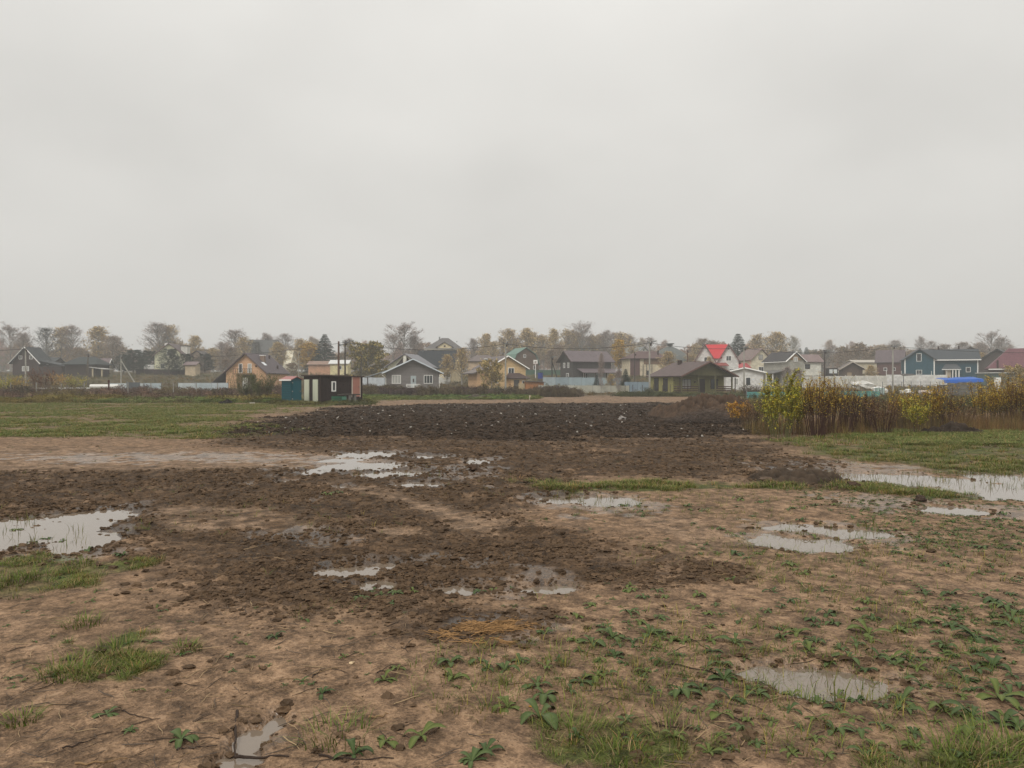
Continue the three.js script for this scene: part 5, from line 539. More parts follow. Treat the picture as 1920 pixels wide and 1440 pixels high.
  { const q = [[1616, 118, 0.9, 'white wrapped building-material pile with rounded top behind the shrubs'], [1650, 112, 0.7, 'white tent-topped pallet beside the netting'], [1700, 108, 0.5, 'low white heap in front of the block wall'], [1735, 105, 0.45, 'pinkish white sack heap in front of the block wall']]; q.forEach(([px, d, s, label], i) => { const m = new THREE.Mesh(clodGeo(600 + i, 0.55), M([0xd5d3cc, 0xdad9d4, 0xdedcd6, 0xcfc0b8][i], 0.8)); const x = gx(px, d); m.scale.set(s * 2, s * 1.6, s); m.position.set(x, gy(x, d) + s * 0.5 + (i < 1 ? 0.9 : 0.2), -d); tag(top(m, 'wrapped_pile'), label, 'material pile'); }); }
  { const g = root('water_cube', 'pale caged water container behind the shrubs', 'container', 1651, 100); part(g, 'tank', M(0xa9bdb5, 0.5), Bb(-0.5, 0.5, 0.15, 1.1, -0.6, 0)); for (const x of [-0.5, -0.17, 0.17, 0.5]) part(g, 'cage_bar', METAL, Bb(x - 0.02, x + 0.02, 0.1, 1.15, 0.01, 0.04)); part(g, 'pallet', WOODP, Bb(-0.55, 0.55, -0.05, 0.14, -0.6, 0.05)); }
  h = gable({ px: 1818, d: 240, w: 9, l: 9, eave: 668, ridge: 650, turn: -6 * r1, wall: planks(0x7d675a), roof: tiles(0x6a605c), oh: 0.8, label: 'broad brown timber house with grey roof behind the blue house', wins: [['f', -1, 5.5, 1.4, 2, 1, DARKF, GLASS], ['f', 2, 5.5, 0.9, 1.5, 0, DARKF, GLASS]] });
  h = hip({ px: 1932, d: 150, w: 13, l: 9, rl: 6.5, eave: 690, ridge: 651, turn: -28 * r1, wall: planks(0x5b463f), roof: tiles(0x7d4f56), trim: M(0x5a4540, 0.7), oh: 0.6, label: 'house with big steep maroon roof at the edge of the village' }); part(h.g, 'flue', DARKF, Bb(-5.6, -5.3, 2.6, 5.2, 0.3, 0.6)); part(h.g, 'eaves_board', WHITE, Bb(-7, 7, h.e - 0.3, h.e - 0.1, 0.62, 0.7));
  { const g = root('green_garage', 'low green garage with pale roof beside the maroon roof', 'garage', 1885, 135); part(g, 'wall', ribbed(0x5b6d68), Bb(-2.6, 3.2, -0.4, 2.9, -4, 0)); part(g, 'roof', M(0xc9c9c4, 0.6), Bb(-2.8, 3.4, 2.9, 3.05, -4.2, 0.3)); door(g, 'f', 0, 0, -1.4, 1.1, 1.2, 2.1, WHITE); }
  h = gable({ px: 1870, d: 185, w: 8, l: 7, eave: 676, ridge: 655, turn: -40 * r1, wall: planks(0x4f4440), roof: tiles(0x4b4b4c), oh: 0.6, label: 'dark steep-roofed barn beside the maroon roof', name: 'barn', cat: 'barn' });
  // metal mesh fence in front of the block wall
  { const g = new THREE.Group(), d = 95; tag(top(g, 'mesh_fence'), 'thin grey mesh fence in front of the white block wall', 'fence'); const x0 = gx(1655, d), x1 = gx(1905, d), n = 14; g.position.set(x0, 0, -d); for (let i = 0; i <= n; i++) part(g, 'post', METAL, B((x1 - x0) * i / n, 0.9, 0, 0.05, 2.0, 0.05)); for (const y of [0.3, 0.7, 1.1, 1.5, 1.85]) part(g, 'wire', METAL, B((x1 - x0) / 2, y, 0, x1 - x0, 0.018, 0.018)); }
  // dark thin fence stakes at the bungalow
  { const g = new THREE.Group(), d = 106; tag(top(g, 'stake_fence'), 'row of thin dark stakes in the weeds before the olive bungalow', 'fence'); const x0 = gx(1172, d); g.position.set(x0, 0, -d); for (let i = 0; i < 9; i++) part(g, 'stake', DARKF, B(px2m(17, d) * i + 0.2 * Math.sin(i * 5), 0.75, 0, 0.07, 1.5 + 0.25 * Math.sin(i * 3), 0.07)); }
  // wire fence at the field edge
  { const g = new THREE.Group(), d = 79; tag(top(g, 'wire_fence'), 'wire fence of thin grey posts along the dry weeds', 'fence'); const xs = [-60, -20, 20, 68, 115, 158, 240, 283, 325, 368, 408, 455]; const x0 = gx(xs[0], d), x1 = gx(xs[xs.length - 1], d); g.position.set(x0, 0, -d); for (const p of xs) part(g, 'post', M(0x9a968e, 0.7), B(gx(p, d) - x0, 0.85, 0, 0.07, 1.8, 0.07)); part(g, 'post', M(0x4a2522, 0.7), B(gx(204, d) - x0, 0.95, 0, 0.12, 2.1, 0.12)).userData.label = 'thick dark red metal post'; for (const y of [0.4, 0.9, 1.4, 1.7]) part(g, 'wire', METAL, B((x1 - x0) / 2, y, 0.05, x1 - x0, 0.012, 0.012)); }
}
// ---------- poles and wires ----------
const POLES = {};
function pole(key, px, d, topPy, label, o = {}) { const g = root('utility_pole', label, 'utility pole', px, d, 0, 'utility poles of the village'), H = hy(topPy, d) - g.position.y, m = o.m || CONC, r = o.r || 0.13; const c = new THREE.CylinderGeometry(r * 0.72, r * 1.15, H + 0.8, 10); c.translate(0, H / 2 - 0.4, 0); part(g, 'shaft', m, boxUV(c)); if (o.brace) part(g, 'brace', m, bar([o.brace, -0.3, 0], [0, H * 0.82, 0], r * 1.3, r * 1.3)); if (o.arm !== 0) { const a = part(g, 'crossarm', METAL, B(0, H - 0.28, 0.14, o.arm || 0.6, 0.09, 0.09)); for (const x of [-0.26, 0.26]) { const i = new THREE.CylinderGeometry(0.05, 0.06, 0.2, 8); i.translate(x, H - 0.13, 0.14); part(a, 'insulator', M(0x4e4a46, 0.4), i); } } part(g, 'bracket', DARKF, B(0.16, H - 0.55, 0.05, 0.22, 0.3, 0.14)); if (o.lamp) { const l = part(g, 'lamp_arm', METAL, bar([0, H - 0.5, 0], [o.lamp, H - 0.1, 0.4], 0.06, 0.06)); part(l, 'lamp_head', GREYM, B(o.lamp * 1.25, H - 0.08, 0.5, 0.5, 0.14, 0.24)); } POLES[key] = [g.position.x, g.position.y + H - 0.3, g.position.z]; return g; }
pole('a', 48, 128, 651, 'grey concrete pole standing before the dark timber house'); pole('b', 165, 150, 663, 'slim timber pole with leaning brace beside the dark pavilion', { m: WOODP, r: 0.11, brace: -0.7 }); pole('c', 227, 150, 666, 'concrete pole with long slanting brace beside the pines', { brace: 3.2 });
pole('d', 635, 112, 640, 'brown timber pole with crossbar to its taller twin', { m: planks(0x6b5040), r: 0.17, arm: 0 }); pole('e', 647, 110, 638, 'dark timber pole with cable bundle, one of the twin pair', { m: planks(0x4f4740), lamp: 0.9 }); pole('f', 677, 150, 664, 'thin dark timber pole beside the round willow', { m: planks(0x3f3a35), r: 0.11, arm: 0 });
pole('g', 948, 109, 641, 'tall concrete pole in front of the peach house'); pole('h', 1035, 150, 668, 'dark braced pole with floodlight below the dark chalet', { m: planks(0x35332f), brace: 1.6, lamp: 0.4 }); pole('i', 1218, 108, 639, 'tall concrete pole with double bracket before the olive bungalow', { lamp: 0.5 }); pole('j', 1395, 122, 649, 'concrete pole at the corner of the white annexe'); pole('k', 1546, 140, 656, 'dark pole with small lamp beside the dusty pink roof', { m: planks(0x4b3f3c), lamp: 0.4 }); pole('l', 1674, 122, 646, 'concrete pole with bracket in front of the white block wall', { lamp: 0.6 });
pole('m', 1190, 150, 660, 'slim dark pole behind the blue-grey fence', { m: planks(0x4f4a45), r: 0.09, arm: 0 }); pole('n', 1289, 190, 656, 'short brown pole behind the olive bungalow roof', { m: planks(0x6b4b3c), r: 0.14, arm: 0.5 }); pole('o', 1104, 190, 650, 'thin far pole rising by the dark chalet', { r: 0.1, arm: 0.8 }); pole('p', 1854, 190, 652, 'thin grey pole by the broad brown house', { r: 0.1 }); pole('q', 560, 170, 660, 'pale lamp pole beside the hazy mansard house', { r: 0.08, arm: 0, lamp: 0.3 });
{ const tw = POLES.d, te = POLES.e, g = new THREE.Mesh(bar([0, 0, 0], [te[0] - tw[0], 0.1, te[2] - tw[2]], 0.12, 0.12), METAL); g.position.set(tw[0], tw[1] - 0.3, tw[2]); tag(top(g, 'crossbar'), 'metal crossbar joining the twin timber poles', 'crossbar'); }
function wire(a, b, sag, label, rad = 0.035) { const A = new THREE.Vector3(...a), C = new THREE.Vector3(...b), pts = []; for (let k = 0; k <= 16; k++) { const t = k / 16, p = A.clone().lerp(C, t).sub(A); p.y -= sag * 4 * t * (1 - t); pts.push(p); } const m = new THREE.Mesh(new THREE.TubeGeometry(new THREE.CatmullRomCurve3(pts), 32, rad, 5), M(0x3f3d3b, 0.7)); m.position.copy(A); tag(top(m, 'power_cable'), label, 'cable', 'power cables between the poles'); }
const Pp = POLES, edge = (px, py, d) => [gx(px, d), hy(py, d), -d];
wire(edge(-260, 660, 128), Pp.a, 0.3, 'cable reaching the pole before the dark timber house'); wire(Pp.b, Pp.c, 0.4, 'cable from the pavilion pole to the braced pole by the pines', 0.03); wire(Pp.c, Pp.e, 1.0, 'long cable passing behind the orange house', 0.025); wire(Pp.e, Pp.g, 0.95, 'cable sagging over the grey clapboard house'); wire(Pp.g, Pp.i, 0.75, 'cable sagging over the dark chalet roof'); wire(Pp.i, Pp.j, 0.4, 'cable above the olive bungalow roof'); wire(Pp.j, Pp.l, 0.9, 'cable sagging over the grey stucco house'); wire(Pp.l, edge(2200, 650, 128), 1.0, 'cable running over the blue house'); wire(Pp.e, Pp.f, 0.3, 'slack service cable from the twin poles', 0.025);
// ---------- cabin, booth and bench at the field edge ----------
{
  const al = 47.5 * Math.PI / 180, d = 63, g = root('site_cabin', 'dark brown site cabin with pale doors on its end and a rosy door', 'cabin', 600, d, al); const brown = planks(0x3b2e2b), H = 2.25;
  part(g, 'wall', brown, Bb(0, 4.2, 0.12, H, -2.4, 0)); part(g, 'skid', DARKF, Bb(0.1, 4.1, -0.1, 0.12, -2.3, -0.1)); part(g, 'roof', M(0x4a3d38, 0.7), ...slabs([[[-0.15, H + 0.12, 0.15], [4.35, H + 0.02, 0.15], [4.35, H + 0.02, -2.55], [-0.15, H + 0.12, -2.55]]], 0.1));
  for (const [z, w] of [[-0.62, 0.72], [-1.9, 0.72]]) { const o = part(g, 'end_door', M(0xc9cab4, 0.6), B(0, 0, 0, w, 1.85, 0.05)); o.position.set(-0.03, 1.05, z); o.rotation.y = -Math.PI / 2; part(o, 'hinge', METAL, B(-w / 2, 0.6, 0.03, 0.05, 0.12, 0.04), B(-w / 2, -0.6, 0.03, 0.05, 0.12, 0.04)); }
  const w = win(g, 'f', 0, 0, 1.3, 1.4, 0.4, 0.85, 0, WHITE, GLASS); const dr = door(g, 'f', 0, 0, 3.55, 1.35, 0.72, 1.65, M(0xa8776a, 0.7)); part(dr, 'frame', M(0xc9bcae, 0.7), B(-0.4, 0, 0, 0.06, 1.75, 0.1), B(0.4, 0, 0, 0.06, 1.75, 0.1), B(0, 0.86, 0, 0.74, 0.06, 0.1)); for (const x of [0.02, 4.18]) part(g, 'corner_trim', DARKF, Bb(x - 0.05, x + 0.05, 0.12, H, 0.005, 0.04));
  const s = root('step_platform', 'dark timber step platform under the rosy cabin door', 'steps', 657, 61.5, 0.6); part(s, 'platform_top', M(0x4a443f, 0.8), Bb(-0.75, 0.75, 0.72, 0.8, -0.9, 0.2)); for (const [x, z] of [[-0.1, 0.1], [0.35, 0.1], [-0.1, -0.8], [0.6, -0.8]]) part(s, 'leg', M(0x77736e, 0.8), Bb(x - 0.09, x + 0.09, -0.1, 0.72, z - 0.05, z + 0.05)); part(s, 'lower_step', planks(0x5b4f45), Bb(0.75, 1.4, 0.1, 0.22, -0.5, 0.2));
  const b = root('bench', 'green painted bench in front of the dark site cabin', 'bench', 636, 61.2, 0.25); part(b, 'backrest', M(0x2c5a45, 0.6), Bb(-0.6, 0.55, 0.42, 0.62, -0.2, -0.15)); part(b, 'seat', M(0x2f6048, 0.6), Bb(-0.6, 0.55, 0.3, 0.36, -0.15, 0.2)); part(b, 'end_panel', M(0x4f7a68, 0.6), Bb(0.2, 0.55, 0.36, 0.6, 0.2, 0.24)); for (const x of [-0.45, -0.0, 0.45]) part(b, 'leg', M(0x5d5a55, 0.8), Bb(x - 0.04, x + 0.04, -0.1, 0.3, -0.1, -0.02));
  const t = root('toilet_booth', 'teal plastic toilet booth with rosy pitched roof', 'booth', 546, 61.5, 0.98); const teal = M(0x14505a, 0.45);
  // near corner at the origin: door face along +x, side wall along -z
  part(t, 'body', teal, Bb(0, 1.05, 0.05, 1.95, -1.15, 0)); for (let k = 0; k < 9; k++) part(t, 'rib', M(0x11464f, 0.45), Bb(-0.03, 0, 0.2 + k * 0.19, 0.28 + k * 0.19, -1.1, -0.05)); const dd = part(t, 'door', M(0x1a5a66, 0.45), Bb(0.12, 0.93, 0.12, 1.85, 0.005, 0.05)); part(dd, 'handle', METAL, B(0.85, 1.0, 0.07, 0.06, 0.14, 0.04)); for (const y of [0.4, 1.0, 1.7]) part(t, 'hinge', GREYM, B(0.1, y, 0.04, 0.07, 0.1, 0.06)); part(t, 'base', DARKF, Bb(-0.04, 1.09, -0.08, 0.05, -1.19, 0.04));
  part(t, 'roof', M(0xa27470, 0.6), ...slabs([[[-0.12, 1.95, 0.12], [0.52, 2.22, 0.12], [0.52, 2.22, -1.27], [-0.12, 1.95, -1.27]], [[1.17, 1.95, 0.12], [0.52, 2.22, 0.12], [0.52, 2.22, -1.27], [1.17, 1.95, -1.27]]], 0.06)); part(t, 'roof_edge', WHITE, Bb(-0.16, -0.12, 1.85, 1.96, -1.27, 0.12)); part(t, 'gable', teal, prism([[0, 1.94], [1.05, 1.94], [0.525, 2.14]], -1.15, 0));
  const pl = root('plank', 'pale plank lying on the turf beside the teal booth', 'plank', 473, 62.5, 0.3); part(pl, 'board', M(0xcfc9bd, 0.8), B(0, 0.06, 0, 0.4, 0.06, 0.2));
  const mk = root('survey_stake', 'short white survey stake by the sandy track', 'stake', 993, 78); part(mk, 'stick', M(0xcfc4b4, 0.8), B(0, 0.2, 0, 0.06, 0.5, 0.06)); part(mk, 'flag', M(0xc9a79a, 0.8), B(0.06, 0.36, 0, 0.12, 0.12, 0.02));
}
// ---------- trees ----------
const barkMat = vcMat(0.9), crownMat = vcMat(0.8);
function birchGeo(seed, H, W, leafN, leafCols, o = {}) { // > trunk, crown
  const r = RNG(seed), T = new Soup(), Cn = new Soup(), tk = o.trunk || [0.34, 0.31, 0.28], tw = o.twig || [0.36, 0.295, 0.27], base = o.base ?? 0.13, segs = 7, ax = [];
  for (let k = 0; k <= segs; k++) { const t = k / segs; ax.push([Math.sin(t * 3 + seed) * 0.02 * H * t, H * 0.97 * t - 0.4 * (k === 0), Math.cos(t * 2.3 + seed) * 0.02 * H * t]); }
  T.tube(ax, ax.map((_, k) => 0.016 * H * (1 - k / segs) + 0.012), 6, tk);
  const n = o.limbs || 58, bl = [];
  for (let i = 0; i < n; i++) { const t = base + (0.97 - base) * Math.pow((i + r()) / n, 0.9), p = at3(ax, t), a = i * 2.4 + r(), prof = o.prof ? o.prof(t) : 1.6 * Math.sqrt((t - base) / (1 - base) + 0.12) * Math.pow(Math.max(0.02, 1 - (t - base) / (1 - base)), 0.72), L = W / 2 * prof * (0.55 + 0.5 * r()), up = o.up ?? 1.25; const e = [p[0] + Math.cos(a) * L, p[1] + L * up * (0.6 + 0.6 * r()), p[2] + Math.sin(a) * L], m = [p[0] + Math.cos(a) * L * 0.5, p[1] + L * up * 0.6, p[2] + Math.sin(a) * L * 0.5]; T.tube([p, m, e], [0.0045 * H, 0.003 * H, 0.012], 4, tk.map(c => c * 0.6)); bl.push([p, m, e]);
    for (let q = 0; q < 5; q++) { const s = at3([p, m, e], 0.25 + 0.75 * r()), b = a + (r() - 0.5) * 2.4, l2 = L * (0.25 + 0.3 * r()); const f = [s[0] + Math.cos(b) * l2, s[1] + l2 * (0.2 + 0.8 * r()) * up, s[2] + Math.sin(b) * l2]; T.tube([s, f], [0.02, 0.009], 3, tw.map(c => c * 0.85)); bl.push([s, at3([s, f], 0.5), f]); } }
  const droop = o.droop ?? 0.5;
  for (let i = 0; i < (o.twigs || 1500); i++) { const b = bl[Math.floor(r() * bl.length)], p = at3(b, 0.2 + 0.8 * r()), a = r() * 6.283, l = H * (0.04 + 0.08 * r()), v = 0.7 + 0.6 * r(); const q = [p[0] + Math.cos(a) * l * 0.6, p[1] + l * (0.5 - droop * r() * 2), p[2] + Math.sin(a) * l * 0.6], w = o.tw || 0.014; Cn.tri([p[0] - w, p[1], p[2]], [p[0] + w, p[1], p[2]], q, tw.map(c => c * v)); Cn.tri([p[0], p[1], p[2] - w], [p[0], p[1], p[2] + w], q, tw.map(c => c * v)); if (i % 4 === 0) bl.push([p, at3([p, q], 0.5), q]); }
  for (let i = 0; i < leafN; i++) { const b = bl[Math.floor(r() * bl.length)], p = at3(b, 0.15 + 0.95 * r()), s = (o.leaf || 0.14) * (0.6 + 0.8 * r()), c = leafCols[Math.floor(r() * leafCols.length)], v = 0.7 + 0.6 * r(), j = H * 0.035; const q = [p[0] + (r() - 0.5) * j * 2, p[1] + (r() - 0.6) * j * 2, p[2] + (r() - 0.5) * j * 2], a = r() * 6.28, dx = Math.cos(a) * s, dz = Math.sin(a) * s; Cn.quad([q[0] - dx * 0.5, q[1], q[2] - dz * 0.5], [q[0] + dz * 0.4, q[1] + s * 0.4, q[2] - dx * 0.4], [q[0] + dx * 0.5, q[1] + s * 0.2 * (r() - 0.5), q[2] + dz * 0.5], [q[0] - dz * 0.3, q[1] - s * 0.5, q[2] + dx * 0.3], c.map(k => k * v)); }
  return [T.geo(), Cn.geo()];
}
function coniferGeo(seed, H, W, pine) { const r = RNG(seed), T = new Soup(), Cn = new Soup(); T.tube([[0, -0.4, 0], [0.05, H * 0.5, 0], [0, H * 0.98, 0]], [0.02 * H, 0.013 * H, 0.012], 6, [0.09, 0.065, 0.05]); const rows = pine ? 13 : 24, cols = pine ? [[0.030, 0.048, 0.030], [0.040, 0.058, 0.036], [0.024, 0.038, 0.026]] : [[0.026, 0.042, 0.030], [0.035, 0.052, 0.034]];
  for (let k = 0; k < rows; k++) { const t = (k + 0.5) / rows, y = H * (pine ? 0.10 + 0.84 * t : 0.07 + 0.92 * t), R = W / 2 * (pine ? Math.sqrt(clamp(1 - Math.pow((t - 0.25) / 0.8, 2))) * (0.85 + 0.3 * r()) : (1 - t * 0.97) * (0.85 + 0.3 * r())), nb = Math.round(pine ? 9 : 10 - 4 * t);
    for (let i = 0; i < nb; i++) { const a = i / nb * 6.283 + k * 1.3 + r() * 0.5, L = R * (0.75 + 0.4 * r()), e = [Math.cos(a) * L, y + (pine ? 0.30 * L : -0.22 * L + 0.12 * L * r()), Math.sin(a) * L]; T.tube([[0, y, 0], e], [0.05, 0.015], 3, [0.07, 0.05, 0.04]); const nn = pine ? 70 : 60; for (let q = 0; q < nn; q++) { const f = 0.15 + 0.9 * Math.sqrt(r()), p = [e[0] * f + (r() - 0.5) * 0.28 * R, lerp(y, e[1], f) + (r() - 0.5) * (pine ? 0.5 : 0.22), e[2] * f + (r() - 0.5) * 0.28 * R], l = 0.16 + 0.2 * r(), b = a + (r() - 0.5) * 1.8, c = cols[Math.floor(r() * cols.length)], v = 0.7 + 0.7 * r(); Cn.tri([p[0] - 0.05, p[1], p[2]], [p[0] + 0.05, p[1] + 0.02, p[2] + 0.04], [p[0] + Math.cos(b) * l, p[1] + (pine ? l * (r() - 0.1) : -l * 0.3 * r()), p[2] + Math.sin(b) * l], c.map(m => m * v)); Cn.tri([p[0], p[1] - 0.05, p[2] - 0.05], [p[0] + 0.03, p[1] + 0.05, p[2] + 0.05], [p[0] + Math.cos(b + 0.6) * l, p[1] + (pine ? l * r() : -l * 0.2), p[2] + Math.sin(b + 0.6) * l], c.map(m => m * v)); } } }
  return [T.geo(), Cn.geo()]; }
const GOLD = [[0.52, 0.37, 0.15], [0.45, 0.32, 0.15], [0.58, 0.44, 0.19], [0.38, 0.28, 0.16]], AMB = [[0.55, 0.33, 0.05], [0.46, 0.26, 0.04], [0.42, 0.30, 0.07]], OLIVE = [[0.20, 0.165, 0.05], [0.26, 0.20, 0.05], [0.15, 0.135, 0.045], [0.32, 0.22, 0.05]], PINKISH = [[0.36, 0.26, 0.21], [0.30, 0.225, 0.18]];
const KIND = { // unit trees 10 m high
  bare: birchGeo(11, 10, 6.2, 1100, PINKISH, { twigs: 4600, droop: 0.35 }), bare2: birchGeo(12, 10, 5.2, 1300, PINKISH, { twigs: 4600, droop: 0.6 }), open: birchGeo(13, 10, 8, 1000, PINKISH, { twigs: 5200, droop: 0.3, base: 0.15, limbs: 40 }),
  gold: birchGeo(14, 10, 4.6, 3600, GOLD, { twigs: 1800, droop: 0.6, leaf: 0.19 }), gold2: birchGeo(15, 10, 5.4, 2600, GOLD, { twigs: 2200, droop: 0.55, leaf: 0.18 }), amber: birchGeo(16, 10, 5.0, 5200, AMB, { twigs: 1200, droop: 0.6, leaf: 0.22 }), brown: birchGeo(17, 10, 5.6, 2600, [[0.28, 0.19, 0.12], [0.23, 0.155, 0.10]], { twigs: 2600, leaf: 0.17 }),
  willow: birchGeo(18, 10, 13, 9000, OLIVE, { twigs: 1600, base: 0.05, limbs: 60, up: 0.35, leaf: 0.42, prof: (t) => Math.sqrt(clamp(1 - Math.pow((t - 0.35) / 0.72, 2))) }), bush: birchGeo(19, 10, 12, 6000, [...OLIVE, ...GOLD], { twigs: 1500, base: 0.04, limbs: 50, up: 0.5, leaf: 0.42, prof: (t) => Math.sqrt(clamp(1 - Math.pow((t - 0.4) / 0.7, 2))) }),
  thicket: birchGeo(20, 10, 11, 2500, [[0.24, 0.165, 0.10], [0.29, 0.20, 0.10], [0.19, 0.135, 0.09]], { twigs: 3600, base: 0.05, limbs: 50, up: 0.6, leaf: 0.30 }),
  pine: coniferGeo(21, 10, 7.6, true), spruce: coniferGeo(22, 10, 6.4, false), darkbare: birchGeo(23, 10, 5.4, 900, [[0.07, 0.075, 0.06], [0.09, 0.08, 0.06]], { twigs: 3000, twig: [0.06, 0.055, 0.05], droop: 0.2 }) };
const NAMES = { bare: 'bare_birch', bare2: 'bare_birch', open: 'bare_tree', gold: 'golden_birch', gold2: 'golden_birch', amber: 'amber_birch', brown: 'brown_birch', willow: 'willow', bush: 'autumn_bush', thicket: 'thicket_tree', pine: 'pine', spruce: 'spruce', darkbare: 'bare_alder' };
